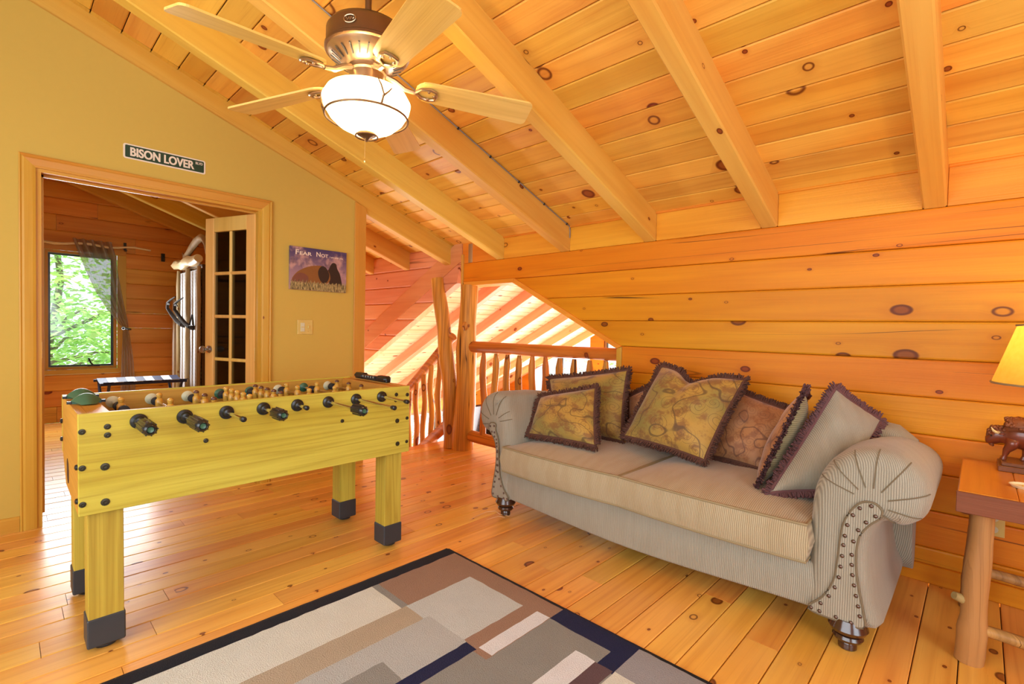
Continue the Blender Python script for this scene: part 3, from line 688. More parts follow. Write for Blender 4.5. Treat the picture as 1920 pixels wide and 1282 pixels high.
for (a, b) in ((ax0+.035, ax0+dx*.47), (ax0+dx*.53, ax1-.035)):
    dd = B(a, b, ay0+.005, ay0+.03, .16, az1-.05).build('door', M['carved'], arm)
    for q in (.3, .65): MB().tube([(lerp(a, b, q), ay0+.004, .17), (lerp(a, b, q)+.012, ay0+.002, 1.0), (lerp(a, b, q), ay0+.004, az1-.06)], [.005, .007, .005], 7, jitter=.2).build('twig', M['twig'], dd, smooth=True)
for xx, rr in ((ax0+.02, .022), (ax0+dx*.5, .030), (ax1-.02, .022)):
    MB().tube([(xx+.008*math.sin(i*2.1), ay0-.005, .05+(az1-.07)*i/9) for i in range(10)], [rr*(1+.12*math.sin(i*1.9)) for i in range(10)], 9, jitter=.08).build('stile_log', M['twig'], arm, smooth=True)
MB().tube([(ax0-.08+.11*i, ay0-.02, az1+.045+.014*math.sin(i*1.5)) for i in range(10)], [.042, .055, .05, .058, .052, .058, .052, .056, .052, .042], 10, jitter=.12).build('cornice_log', M['bone'], arm, smooth=True)
MB().tube([(ax0-.02+.1*i, ay0-.01, .12+.006*math.sin(i*2)) for i in range(10)], .04, 9, jitter=.08).build('base_log', M['bone'], arm, smooth=True)
cp = [(-6.74, ay0+.03, az1+.06), (-6.70, ay0+.03, az1+.13), (-6.58, ay0+.03, az1+.17), (-6.42, ay0+.03, az1+.22), (-6.25, ay0+.03, az1+.27), (-6.08, ay0+.03, az1+.295), (-5.95, ay0+.03, az1+.27), (-5.86, ay0+.03, az1+.20), (-5.82, ay0+.03, az1+.09)]
ac = MB().tube(cp, [.034, .030, .030, .032, .034, .036, .034, .028, .022], 9, jitter=.14)
ac.tube([(-6.72, ay0+.03, az1+.11), (-6.79, ay0+.02, az1+.19)], [.022, .006], 7); ac.build('antler_crest', M['twig'], arm, smooth=True)
for xx in (ax0+.06, ax1-.06):
    for yy in (ay0+.06, ay1-.06): MB().lathe([(.04, 0), (.045, .08)], (xx, yy, 0), 2, 10).build('foot', M['darkwood'], arm)
for k_, (hx, hz) in enumerate(((-6.72, 1.12), (-6.38, 1.10))):
    hk = MB()
    hk.tube([(hx+.16, 1.425, hz), (hx+.06, 1.40, hz+.04), (hx-.05, 1.37, hz+.12), (hx-.10, 1.34, hz+.19), (hx-.05, 1.33, hz+.25), (hx+.10, 1.33, hz+.28), (hx+.26, 1.34, hz+.31)], [.024, .022, .020, .017, .014, .011, .006], 8, jitter=.1)
    hk.tube([(hx-.06, 1.335, hz+.235), (hx+.05, 1.32, hz+.24), (hx+.17, 1.31, hz+.22)], [.012, .010, .005], 7)
    hk.tube([(hx+.16, 1.425, hz), (hx+.19, 1.455, hz-.01)], [.024, .028], 8)
    tag(hk.build('antler_hook', M['antler'], smooth=True), ('dark curved antler hook on the armoire, nearer the window' if k_ == 0 else 'dark curved antler hook on the armoire, nearer the door'), 'hook', 'antler hooks on the armoire')
hw = MB(); hw.tube([(-6.23, 1.42, 1.11), (-6.05, 1.42, 1.12), (-6.10, 1.42, 1.23), (-6.23, 1.42, 1.11)], .008, 6)
tag(hw.build('wire_hanger', M['black'], smooth=True), 'small black wire triangle hung on the armoire', 'hanger')
wp = thing('headboard', 'plain white panel standing between the log wall and armoire', 'headboard', (-7.25, 1.7, 0))
MB().cbox(-7.30, -7.24, 1.485, 1.98, .06, 1.43, .006).build('panel', M['whitepaint'], wp)
for yy in (1.51, 1.92): MB().cbox(-7.30, -7.24, yy, yy+.05, 0, .06, .004).build('leg', M['whitepaint'], wp)
# folding luggage rack with banded straps
lr = thing('luggage_rack', 'dark folding luggage rack with navy and white banded straps', 'luggage rack', (-6.35, .95, 0))
for yy in (.70, 1.30):
    MB().tube([(-6.58, yy, .53), (-6.10, yy, 0.012)], .013, 8).build('leg', M['navystrap'], lr)
    MB().tube([(-6.10, yy+.03, .53), (-6.58, yy+.03, 0.012)], .013, 8).build('leg', M['navystrap'], lr)
for xx in (-6.58, -6.10): MB().tube([(xx, .66, .53), (xx, 1.37, .53)], .014, 8).build('top_bar', M['navystrap'], lr)
for q in range(9):
    yy = .685+.078*q; ms = MB(); ww = .058 if q % 2 == 0 else .078
    sag = lambda t: .552-.035*math.sin(PI*(t+6.59)/.5)
    for i in range(10):
        ms.cur = 0 if q % 2 == 0 and i not in (0, 9) else (1 if q % 2 else 0); xa, xb = -6.59+.05*i, -6.59+.05*(i+1)
        ms.add([(xa, yy, sag(xa)), (xb, yy, sag(xb)), (xb, yy+.0765, sag(xb)), (xa, yy+.0765, sag(xa)), (xa, yy, sag(xa)-.004), (xb, yy, sag(xb)-.004), (xb, yy+.0765, sag(xb)-.004), (xa, yy+.0765, sag(xa)-.004)],
               [(0, 1, 2, 3), (7, 6, 5, 4), (0, 4, 5, 1), (2, 6, 7, 3), (1, 5, 6, 2), (3, 7, 4, 0)])
    ms.build('strap', [M['navystrap'], M['whitestrap']], lr)

# trees outside
def tree(name, label, x, y, z0, h, r, seed, nleaf):
    rg = random.Random(seed); t = thing(name, label, 'tree', (x, y, z0), 'trees beyond the windows')
    tk = MB(); tk.tube([(x+.1*math.sin(i), y+.12*math.sin(i*1.3), z0+h*.9*i/8) for i in range(9)], [.11*(1-i/10) for i in range(9)], 8)
    ends = []
    for i in range(16):
        a = rg.uniform(0, 6.28); zz = z0+h*rg.uniform(.15, .85); L = r*rg.uniform(.5, 1)
        e = Vector((x+L*math.cos(a), y+L*math.sin(a), zz+L*rg.uniform(.1, .6))); tk.tube([(x, y, zz), ((x*.5+e.x*.5), y*.5+e.y*.5, zz*.5+e.z*.5+.1), e], [.035, .02, .008], 6)
        ends.append(e); ends.append(Vector((x, y, zz))*.4+e*.6)
    tk.build('trunk', M['bark'], t, smooth=True)
    lf = MB()
    for i in range(nleaf):
        c = ends[rg.randrange(len(ends))]+Vector((rg.gauss(0, .45), rg.gauss(0, .45), rg.gauss(0, .4)))
        s_ = rg.uniform(.035, .075); R = Euler((rg.uniform(-.7, .7), rg.uniform(-.7, .7), rg.uniform(0, 6.28))).to_matrix()
        lf.cur = 0 if rg.random() < .5 else 1
        lf.add([c+R@Vector(q)*s_ for q in ((-1, 0, 0), (-.2, -.6, .1), (1, 0, 0), (-.2, .6, .1))], [(0, 1, 2, 3)])
    f = lf.build('foliage', [M['leaf'], M['leaf2']], t); f['kind'] = 'stuff'
tree('maple_tree', 'leafy green maple close outside the bedroom window', -10.6, .55, -2.6, 6.5, 1.7, 1, 9000)
tree('maple_tree', 'maple with sparser crown further behind the bedroom window', -15.6, 4.2, -2.6, 7.5, 2.0, 2, 7000)
tree('maple_tree', 'maple seen low through the stair railing balusters', -11.5, 6.6, -3.4, 4.4, 1.8, 3, 5000)
tree('maple_tree', 'maple seen through the gable window past the rail', -7.6, 13.0, -3.2, 5.2, 1.9, 4, 4000)

# ================================================================== STAIR WELL AND GREAT ROOM
def zroof(x): return 1.789+.5124*(x+3.586)        # underside of the hall rafters
hall = sroot('wall_hall')
# upper log wall above the raking beam, left of the sofa wall
for i in range(9):
    z0, z1 = edges[0]-.178*(i)-.178+.178*2, edges[0]-.178*i+.178*2-.178*0
    z0, z1 = 2.118-.178*(i+1), 2.118-.178*i
    if z1 > ZC+.03: z1 = ZC+.02
    if z0 > z1-.01: continue
    xr0 = -3.586+(z0+.17-1.789)/.5124; xr1 = -3.586+(z1+.17-1.789)/.5124
    xr0, xr1 = min(xr0, -3.60), min(xr1, -3.60)
    if xr0 < -7.4: continue
    vs = []
    pr = [(D+.014, z0+.001), (D+.005, z0+.012), (D+.005, z1-.012), (D+.014, z1-.001), (D+.09, z1-.001), (D+.09, z0+.001)]
    for yy, zz in pr: vs.append((-7.4, yy, zz))
    for yy, zz in pr: vs.append((lerp(xr0, xr1, (zz-z0)/(z1-z0)), yy, zz))
    MB().add(vs, [tuple(range(6))[::-1], tuple(range(6, 12))]+[(j, (j+1) % 6, 6+(j+1) % 6, 6+j) for j in range(6)]).build('log', M['log_hall_lit'], hall)
# hall roof: boards and rafters that fall toward -x
hr = sroot('ceiling_hall'); xA, xB = -8.0, -3.0; nrm = .125/math.cos(math.atan(.5124))
bd = MB(); yy = D+.10; k = 0
n_steps = 46; stp = (xB-xA)/n_steps
for i in range(n_steps):
    a, b = xA+stp*i+.004, xA+stp*(i+1)-.004
    za, zb = zroof(a)+nrm, zroof(b)+nrm
    bd.add([(a, D+.02, za), (b, D+.02, zb), (b, 7.75, zb), (a, 7.75, za), (a, D+.02, za+.02), (b, D+.02, zb+.02), (b, 7.75, zb+.02), (a, 7.75, za+.02)], [(0, 1, 2, 3), (7, 6, 5, 4), (0, 4, 5, 1), (1, 5, 6, 2), (2, 6, 7, 3), (3, 7, 4, 0)])
bo = bd.build('ceiling_board', M['ceil_y_lit'], hr); bo['kind'] = 'stuff'
MB().add([(xA, D, zroof(xA)+nrm+.03), (xB, D, zroof(xB)+nrm+.03), (xB, 7.8, zroof(xB)+nrm+.03), (xA, 7.8, zroof(xA)+nrm+.03)], [(0, 1, 2, 3)]).build('roof_deck', M['dark'], hr)
a2 = math.atan(.5124)
# raking beam at the wall line, its face 0.17 above the rafter bottoms
MB().add([(x_, y_, zroof(x_)+dz) for y_ in (D-.004, D+.085) for (x_, dz) in ((-7.6, 0), (-3.575, 0), (-3.575, .21), (-7.6, .21))],
         [(0, 1, 2, 3), (7, 6, 5, 4), (0, 4, 5, 1), (1, 5, 6, 2), (2, 6, 7, 3), (3, 7, 4, 0)]).build('raking_beam', M['rafter_hall'], hr)
for kk in range(1, 7):
    yk = 3.19+.675*kk
    m = MB(); L = 5.4; m.cbox(-L, 0, 0, .085, 0, nrm*math.cos(a2)+.005, .004)
    o = m.build('rafter', M['rafter_hall'], hr); o.location = (-3.0, yk, zroof(-3.0)); o.rotation_euler = (0, -a2, 0)
# hall walls, floor, windows
we = MB()
ew0, ew1 = 4.2, 7.6
we.box(-7.75, -7.6, 3.1, ew0, -2.9, -.1); we.box(-7.75, -7.6, ew0, ew1, -2.9, -2.0); we.box(-7.75, -7.6, ew0, ew1, -.45, -.1)
struct(we.build('wall_eave', M['log_y']))
wg = MB(); GY = 7.7
wg.prism([(-7.7, -2.9), (-6.8, -2.9), (-6.8, zroof(-6.8)+.3), (-7.7, zroof(-7.7)+.3)], 1, GY, GY+.12)
wg.prism([(-5.32, -2.9), (-5.02, -2.9), (-5.02, zroof(-5.02)+.3), (-5.32, zroof(-5.32)+.3)], 1, GY, GY+.12)
wg.prism([(-3.2, -2.9), (2, -2.9), (2, 2.6), (-3.2, 2.6)], 1, GY, GY+.12)
wg.box(-6.8, -3.2, GY, GY+.12, -2.9, -2.4)
struct(wg.build('wall_gable', M['log_x']))
w2 = sroot('window_2')
for (a, b, za, zb) in ((-6.8, -5.32, -2.4, .2), (-5.02, -3.2, -2.4, 1.0)):
    f = MB(); 
    for xx in (a, b-.05, (a+b)/2): f.box(xx, xx+.05, GY+.02, GY+.08, za, zb+.4)
    f.box(a, b, GY+.02, GY+.08, za, za+.06); f.box(a, b, GY+.02, GY+.08, -.55, -.48)
    f.build('window_frame', M['bronze'], w2); B(a, b, GY+.045, GY+.05, za, zb+.4).build('pane', M['glass'], w2)
w3 = sroot('window_3'); f = MB(); ring_frame(f, -7.72, -7.64, ew0, ew1, -2.0, -.45, .05); f.box(-7.72, -7.64, (ew0+ew1)/2-.03, (ew0+ew1)/2+.03, -2.0, -.45); f.build('window_frame', M['bronze'], w3)
B(-7.69, -7.685, ew0, ew1, -2.0, -.45).build('pane', M['glass'], w3)
struct(B(-7.7, 2, 2.1, 7.8, -3.0, -2.9).build('floor_hall', M['floor']))
# right side of the hall and face of the loft floor
struct(B(-3.9, -1.7, 3.331, 3.36, -.3, -.001).build('trim_4', M['trim_x']))
struct(B(-1.7, -1.6, 3.2, 7.7, -2.9, 1.0).build('wall_side', M['log_y']))

# ---- staircase going down to -x
sc_ = thing('staircase', 'pine stair dropping away behind the log post', 'staircase', (-4.6, 2.55, -1.2))
for i in range(11):
    xx = -3.93-.245*i; zz = -.19*(i+1)
    MB().cbox(xx-.26, xx, 2.14, 3.0, zz-.03, zz, .006).build('tread', M['tabletop'], sc_)
    B(xx-.01, xx, 2.14, 3.0, zz, zz+.16).build('riser', M['trim_y'], sc_)
for yy in (2.12, 3.0): MB().prism([(-3.92, -.22), (-6.7, -2.4), (-6.7, -2.65), (-3.92, -.47)], 1, yy, yy+.02).build('stringer', M['trim_x'], sc_)

# ---- log post (forked), railing, stair railing
def wobbly(p0, p1, r0, r1, n=14, amp=.012, seed=0, bumps=()):
    rg = random.Random(seed); p0, p1 = Vector(p0), Vector(p1); pts, rr = [], []
    ph = [rg.uniform(0, 6) for _ in range(4)]
    for i in range(n+1):
        t = i/n; p = p0.lerp(p1, t); d = (p1-p0).normalized(); a = d.orthogonal().normalized(); b = d.cross(a)
        k = math.sin(PI*min(1, t*1.0))
        pts.append(p+a*amp*k*math.sin(t*7+ph[0])+b*amp*k*math.sin(t*5+ph[1])); r = lerp(r0, r1, t)*(1+.04*math.sin(t*13+ph[2]))
        for bt, br in bumps: r *= 1+br*math.exp(-((t-bt)/.05)**2)
        rr.append(r)
    return pts, rr
post = thing('log_post', 'tall forked peeled log post at the head of the stair', 'post', (-3.56, D+.02, 0))
m = MB(); p, r = wobbly((-3.545, D+.02, 0), (-3.49, D+.03, 1.556), .104, .080, 18, .010, 2, ((.62, .10), (.3, .06)))
m.tube(p, r, 16, jitter=.018)
p, r = wobbly((-3.66, D-.02, .0), (-3.70, D-.02, .62), .075, .074, 6, .004, 4); p2, r2_ = wobbly((-3.70, D-.02, .62), (-3.915, D-.03, 1.635), .076, .066, 12, .008, 5)
m.tube(p+p2[1:], r+r2_[1:], 14, jitter=.02)
m.build('trunk', M['peeled_z'], post, smooth=True)
MB().ball((-3.462, D-.045, 1.17), (.03, .022, .042), 10, 8).build('knot', M['peeled_z'], post, smooth=True)

rail = thing('log_railing', 'peeled log railing across the opening behind the sofa', 'railing', (-2.7, D+.03, 0))
p, r = wobbly((-3.46, D+.03, .978), (-1.85, D+.04, .984), .052, .046, 18, .009, 8); MB().tube(p, r, 14, jitter=.02).build('top_rail', M['peeled_x'], rail, smooth=True)
p, r = wobbly((-3.46, D+.04, .137), (-1.85, D+.04, .135), .052, .050, 14, .006, 9); MB().tube(p, r, 14, jitter=.02).build('bottom_rail', M['peeled_x'], rail, smooth=True)
for i, bx in enumerate([-3.285, -3.125, -2.98, -2.84, -2.69, -2.55, -2.402, -2.261, -2.118, -1.975]):
    p, r = wobbly((bx+random.uniform(-.012, .012), D+.035, .16), (bx, D+.035, .93), .031, .029, 10, .012, 20+i, ((.5, .08),))
    r[-1] *= .6; MB().tube(p, r, 10, jitter=.02).build('baluster', M['peeled_z'], rail, smooth=True)
sr = thing('stair_railing', 'peeled log stair railing sloping down left of the post', 'railing', (-4.2, D+.02, 0))
def hz(x): return 1.045+(x+3.80)*.815
p, r = wobbly((-3.72, D+.02, hz(-3.72)-.04), (-6.2, D+.02, hz(-6.2)-.04), .046, .044, 20, .008, 31); MB().tube(p, r, 12, jitter=.02).build('handrail', M['peeled_x'], sr, smooth=True)
def bz(x): return .255+(x+3.70)*.75
p, r = wobbly((-3.62, D+.02, bz(-3.62)), (-6.2, D+.02, bz(-6.2)), .052, .048, 20, .008, 32); MB().tube(p, r, 12, jitter=.02).build('bottom_rail', M['peeled_x'], sr, smooth=True)
for i in range(13):
    bx = -3.79-.128*i
    p, r = wobbly((bx, D+.02, bz(bx)), (bx, D+.02, hz(bx)-.05), .030, .027, 10, .012, 50+i, ((.45, .1),)); MB().tube(p, r, 10, jitter=.02).build('baluster', M['peeled_z'], sr, smooth=True)

# ================================================================== ON THE TAN WALL
sg = thing('street_sign', 'green street sign reading BISON LOVER above the doorway', 'sign', (WX, .724, 2.168))
def rrect(y0, y1, z0, z1, r, n=5):
    pts = []
    for cx_, cz_, a0 in ((y1-r, z1-r, 0), (y0+r, z1-r, 90), (y0+r, z0+r, 180), (y1-r, z0+r, 270)):
        for i in range(n+1):
            a = math.radians(a0+90*i/n); pts.append((cx_+r*math.cos(a), cz_+r*math.sin(a)))
    return pts
MB().prism(rrect(.510, .938, 2.124, 2.212, .012), 0, WX, WX+.003).build('plate', M['white'], sg)
MB().prism(rrect(.519, .929, 2.132, 2.204, .006), 0, WX+.003, WX+.0042).build('panel', M['signgreen'], sg)
RT = (PI/2, 0, PI/2)
text('lettering', 'BISON LOVER', (WX+.0045, .543, 2.142), .0665, M['white'], sg, RT, 1, .0004, .0016, fit=(.330, .053))
text('lettering', 'BISON LOVER', (WX+.0046, .5448, 2.142), .0665, M['white'], sg, RT, 1, .0004, .0016, fit=(.330, .053))
text('lettering', 'BLVD', (WX+.0045, .882, 2.179), .020, M['white'], sg, RT, 1, .0004, .0004, fit=(.040, .016))

pc = thing('picture', 'canvas print of two bison reading FEAR NOT beside the doorway', 'picture', (WX, 1.705, 1.58))
m_, nt_, b_ = new_mat('print_sky'); h_ = N(nt_); tcx = h_.n('ShaderNodeTexCoord'); spx = h_.n('ShaderNodeSeparateXYZ'); h_.l(tcx.outputs['Object'], spx.inputs[0])
n1 = h_.noise(tcx.outputs['Object'], 9, 5, .6); n2 = h_.noise(tcx.outputs['Object'], 14, 4)
c = h_.mix(h_.step(spx.outputs[2], -.1, .16), (.36, .22, .26), (.055, .04, .13)); c = h_.mix(h_.math('MULTIPLY', h_.step(n1, .48, .66), .75), c, (.60, .36, .30)); c = h_.mix(h_.math('MULTIPLY', h_.step(n2, .55, .7), .6), c, (.05, .035, .09))
h_.l(c, b_.inputs['Base Color']); b_.inputs['Roughness'].default_value = .45; M['print_sky'] = m_
m_, nt_, b_ = new_mat('print_grass'); h_ = N(nt_); tcx = h_.n('ShaderNodeTexCoord'); mp = h_.n('ShaderNodeMapping'); mp.inputs['Scale'].default_value = (1, 60, 14); h_.l(tcx.outputs['Object'], mp.inputs[0]); n1 = h_.noise(mp.outputs[0], 2, 4, .7)
h_.l(h_.mix(h_.step(n1, .35, .65), (.05, .035, .012), (.50, .40, .16)), b_.inputs['Base Color']); M['print_grass'] = m_
M['print_brown'] = flat('print_bison_brown', (.24, .095, .02), .5); M['print_dark'] = flat('print_bison_dark', (.025, .012, .008), .5); M['print_red'] = flat('print_bison_russet', (.19, .065, .04), .5)
MB().cbox(WX+.001, WX+.022, 1.482, 1.928, 1.414, 1.735, .001).build('canvas', M['print_sky'], pc)
px_ = WX+.0222
def blob(name, mat, pts, t):
    # smooth closed outline as a very thin flat print patch
    P = [Vector(p) for p in pts]; n = len(P); out = []
    for i in range(n):
        for q in range(5):
            t_ = q/5; a, b, c_, d = P[i-1], P[i], P[(i+1) % n], P[(i+2) % n]
            out.append(.5*((2*b)+(c_-a)*t_+(2*a-5*b+4*c_-d)*t_**2+(3*b-a-3*c_+d)*t_**3))
    MB().prism([(p.x, p.y) for p in out], 0, px_, px_+t).build(name, mat, pc)
blob('print_bison', M['print_dark'], [(1.80, 1.46), (1.885, 1.46), (1.875, 1.55), (1.85, 1.60), (1.84, 1.635), (1.81, 1.64), (1.785, 1.60), (1.77, 1.55)], .0002)
blob('print_bison', M['print_brown'], [(1.50, 1.475), (1.62, 1.462), (1.74, 1.465), (1.79, 1.50), (1.785, 1.56), (1.74, 1.605), (1.67, 1.605), (1.60, 1.585), (1.53, 1.54)], .0004)
blob('print_flank', M['print_red'], [(1.505, 1.475), (1.60, 1.467), (1.62, 1.51), (1.58, 1.54), (1.53, 1.53)], .0006)
blob('print_head', M['print_dark'], [(1.71, 1.50), (1.745, 1.475), (1.775, 1.50), (1.785, 1.55), (1.755, 1.60), (1.72, 1.605), (1.695, 1.56)], .0006)
gr = [(1.483, 1.415), (1.927, 1.415), (1.927, 1.478)]
for i in range(60): gr.append((1.927-.444*i/60, 1.470+.016*math.sin(i*2.3)*math.sin(i*.7)+(.014 if i % 2 else 0)))
MB().prism(gr, 0, px_, px_+.0008).build('print_grass', M['print_grass'], pc)
text('lettering', 'F', (px_+.0008, 1.522, 1.676), .046, M['white'], pc, RT, 1, .0002, .0008, fit=(.026, .036))
text('lettering', 'EAR', (px_+.0008, 1.553, 1.676), .034, M['white'], pc, RT, 1, .0002, .0006, fit=(.092, .026))
text('lettering', 'N', (px_+.0008, 1.680, 1.676), .046, M['white'], pc, RT, 1, .0002, .0008, fit=(.033, .036))
text('lettering', 'OT', (px_+.0008, 1.718, 1.676), .034, M['white'], pc, RT, 1, .0002, .0006, fit=(.056, .026))
text('lettering', 'I am with you', (px_+.0008, 1.788, 1.674), .018, M['white'], pc, RT, 1, .0002, .0003, fit=(.108, .016))

sw = thing('light_switch', 'ivory double switch plate on the tan wall', 'switch', (WX, 1.607, 1.133))
MB().cbox(WX, WX+.006, 1.549, 1.665, 1.078, 1.188, .002).build('plate', M['ivory'], sw)
rk = MB().cbox(WX+.005, WX+.010, 1.571, 1.602, 1.100, 1.166, .001).build('rocker', M['cream'], sw, bevel=.001)
MB().box(WX+.010, WX+.012, 1.576, 1.597, 1.130, 1.136).build('dimmer_bar', M['ivory'], sw)
MB().cbox(WX+.006, WX+.016, 1.628, 1.636, 1.124, 1.146, .002).build('toggle', M['ivory'], sw)
for yy, zz in ((1.587, 1.180), (1.587, 1.086), (1.632, 1.166), (1.632, 1.10)): MB().lathe([(.003, 0), (.002, .001)], (WX+.006, yy, zz), 0, 8).build('screw', M['brass'], sw)
ol = thing('wall_outlet', 'yellowed outlet plate low on the log wall behind the end table', 'outlet', (.07, D, .34))
MB().cbox(.035, .105, D-.006, D, .285, .395, .002).build('plate', M['ivory'], ol)
for zz in (.315, .365): MB().lathe([(.015, 0), (.015, .003), (.012, .004)], (.07, D-.010, zz), 1, 12).build('socket', M['cream'], ol)

# ================================================================== CEILING FAN
FX, FY, FZ = -1.753, .989, 2.105
fan = thing('ceiling_fan', 'five-blade ceiling fan with bronze motor and lit glass bowl', 'ceiling fan', (FX, FY, 2.68))
c0 = (FX, FY, 0)
MB().tube([(FX, FY, 2.27), (FX, FY, 2.68)], .0125, 14).build('downrod', M['bronze'], fan, smooth=True)
MB().lathe([(.075, 2.70), (.075, 2.655), (.06, 2.63), (.03, 2.61), (.016, 2.605)], c0, 2, 28).build('canopy', M['bronze'], fan, smooth=True)
mo = MB().lathe([(.020, 2.305), (.10, 2.302), (.140, 2.290), (.152, 2.272), (.153, 2.215), (.158, 2.210), (.158, 2.200), (.150, 2.196)], c0, 2, 48).build('motor_housing', M['bronze'], fan, smooth=True)
vt = MB().lathe([(.150, 2.198), (.142, 2.185), (.085, 2.150), (.070, 2.145)], c0, 2, 48).build('vent_skirt', M['bronze_light'], fan, smooth=True)
for i in range(24):
    a = 2*PI*i/24; m = Matrix.Translation((FX, FY, 0)) @ Matrix.Rotation(a, 4, 'Z')
    q = MB().add([(.098, -.004, 2.156), (.135, .003, 2.177), (.135, .008, 2.177), (.098, .001, 2.156), (.098, -.004, 2.1535), (.135, .003, 2.1745), (.135, .008, 2.1745), (.098, .001, 2.1535)], [(0, 1, 2, 3), (7, 6, 5, 4), (0, 4, 5, 1), (1, 5, 6, 2), (2, 6, 7, 3), (3, 7, 4, 0)], m)
    q.build('vent_slot', M['rubber'], vt)
MB().lathe([(.072, 2.148), (.072, 2.128), (.066, 2.122), (.064, 2.07), (.070, 2.066), (.070, 2.056)], c0, 2, 36).build('switch_housing', M['bronze_light'], fan, smooth=True)
# oval maker's badge on the motor
ea = math.atan2(-FY, -FX)-.42
er = Matrix.Translation((FX, FY, 2.245)) @ Matrix.Rotation(ea, 4, 'Z')
bdg = MB().ring([er @ Vector((.1545, .022*math.cos(t*2*PI/24), .014*math.sin(t*2*PI/24))) for t in range(24)], .0022, 6)
bdg.tube([er @ Vector((.1545, -.015+.003*i, .006*math.sin(i*2.0)*(1 if i < 9 else .5))) for i in range(11)], .0014, 5)
bdg.build('badge', M['bronze_light'], fan, smooth=True)
A0 = 4.82
for k in range(5):
    a = A0+k*2*PI/5; pitchb = math.radians(-13)
    R0 = Matrix.Translation((FX, FY, FZ)) @ Matrix.Rotation(a, 4, 'Z') @ Matrix.Rotation(math.radians(5.6 if k == 0 else 3.2), 4, 'Y')
    RB = R0 @ Matrix.Rotation(pitchb, 4, 'X')
    pts = []
    for i in range(9): q = -PI/2+PI*i/8; pts.append((.235-.045*math.cos(q), -(.052+.006)*math.sin(q)*-1))
    pts = [(.235-.05*math.cos(q), .056*math.sin(q)) for q in [PI/2-PI*i/8 for i in range(9)]]
    tipc = .022
    pts = [(.235-.05*math.cos(-PI/2+PI*i/8), .056*math.sin(-PI/2+PI*i/8)) for i in range(9)]   # root, from -y to +y
    tip = [(.66-tipc+tipc*math.sin(q), .070-tipc+tipc*math.cos(q)) for q in [0, PI/8, PI/4, 3*PI/8, PI/2]]
    tip2 = [(x_, -y_) for x_, y_ in tip][::-1]
    outl = pts+tip+tip2
    bl = MB().prism(outl, 2, -.0035, .0035).build('blade', M['blade']); bl.parent = fan; bl.matrix_local = Matrix.Translation(-ORG[fan.name]) @ RB
    ir = MB()
    ir.tube([(.070, 0, .028), (.105, 0, .016), (.145, 0, -.006), (.185, 0, -.012)], [.010, .011, .010, .008], 8, mat=R0)
    lo = [(.185, 0), (.205, .028), (.240, .036), (.262, .026), (.268, 0), (.262, -.026), (.240, -.036), (.205, -.028)]
    ir.ring([RB @ Vector((p_[0], p_[1]*.85, -.010)) for p_ in lo], .0065, 7)
    for sx_, sy_ in ((.236, .02), (.236, -.02), (.258, 0)): ir.lathe([(.006, -.013), (.004, -.018)], (sx_, sy_, 0), 2, 8, mat=RB)
    ir.build('blade_iron', M['bronze_light'], fan, smooth=True)
m_, nt_, b_ = new_mat('lit_alabaster_glass'); b_.inputs['Base Color'].default_value = (.9, .82, .62, 1); b_.inputs['Roughness'].default_value = .25
b_.inputs['Emission Color'].default_value = (1, .88, .62, 1); b_.inputs['Emission Strength'].default_value = 1.15; h_ = N(nt_)
tcx = h_.n('ShaderNodeTexCoord'); n1 = h_.noise(tcx.outputs['Object'], 12, 3); h_.l(h_.mix(n1, (1, .80, .48), (1, .92, .70)), b_.inputs['Emission Color'])
tlb = h_.n('ShaderNodeBsdfTranslucent'); tlb.inputs[0].default_value = (1, .93, .76, 1); mxb = h_.n('ShaderNodeMixShader'); mxb.inputs[0].default_value = .6
h_.l(b_.outputs[0], mxb.inputs[1]); h_.l(tlb.outputs[0], mxb.inputs[2]); h_.l(mxb.outputs[0], nt_.nodes['Material Output'].inputs[0]); M['bowl'] = m_
bw = MB().lathe([(.120, 2.062), (.150, 2.048), (.166, 2.020), (.160, 1.992), (.138, 1.955), (.105, 1.925), (.06, 1.902), (.012, 1.894)], c0, 2, 48, cap=False)
bowl = bw.build('glass_bowl', M['bowl'], fan, smooth='all')
rg_ = MB().ring([(FX+.156*math.cos(t*2*PI/48), FY+.156*math.sin(t*2*PI/48), 1.958) for t in range(48)], .0042, 7)
for k in range(3):
    a = 4.0+2*PI*k/3
    def pc_(an, r_, z_): return (FX+r_*math.cos(an), FY+r_*math.sin(an), z_)
    rg_.tube([pc_(a, .156, 1.958), pc_(a+.03, .168, 1.990), pc_(a-.04, .171, 2.02), pc_(a-.10, .158, 2.050)], [.0045, .004, .0035, .002], 6)
    rg_.tube([pc_(a+.02, .160, 1.985), pc_(a+.14, .169, 2.005), pc_(a+.22, .168, 2.022)], [.004, .003, .002], 6)
rg_.build('branch_ring', M['bronze'], fan, smooth=True)
fi = MB().lathe([(.035, 1.902), (.036, 1.893), (.022, 1.886), (.010, 1.878), (.004, 1.868)], c0, 2, 20); fi.ring([(FX+.042*math.cos(t*PI/8), FY+.042*math.sin(t*PI/8), 1.888) for t in range(16)], .0035, 6)
fi.build('finial', M['bronze'], fan, smooth=True)
MB().tube([(FX+.01, FY-.012, 1.875), (FX+.01, FY-.012, 1.80)], .0012, 5).lathe([(.003, 1.795), (.004, 1.788), (.002, 1.782)], (FX+.01, FY-.012, 0), 2, 8).build('pull_chain', M['brass'], fan)
for k in range(3):
    a = 1.1+2*PI*k/3; point('fan_bulb', (FX+.06*math.cos(a), FY+.06*math.sin(a), 2.03), 9.0, (1, .70, .36), .03)

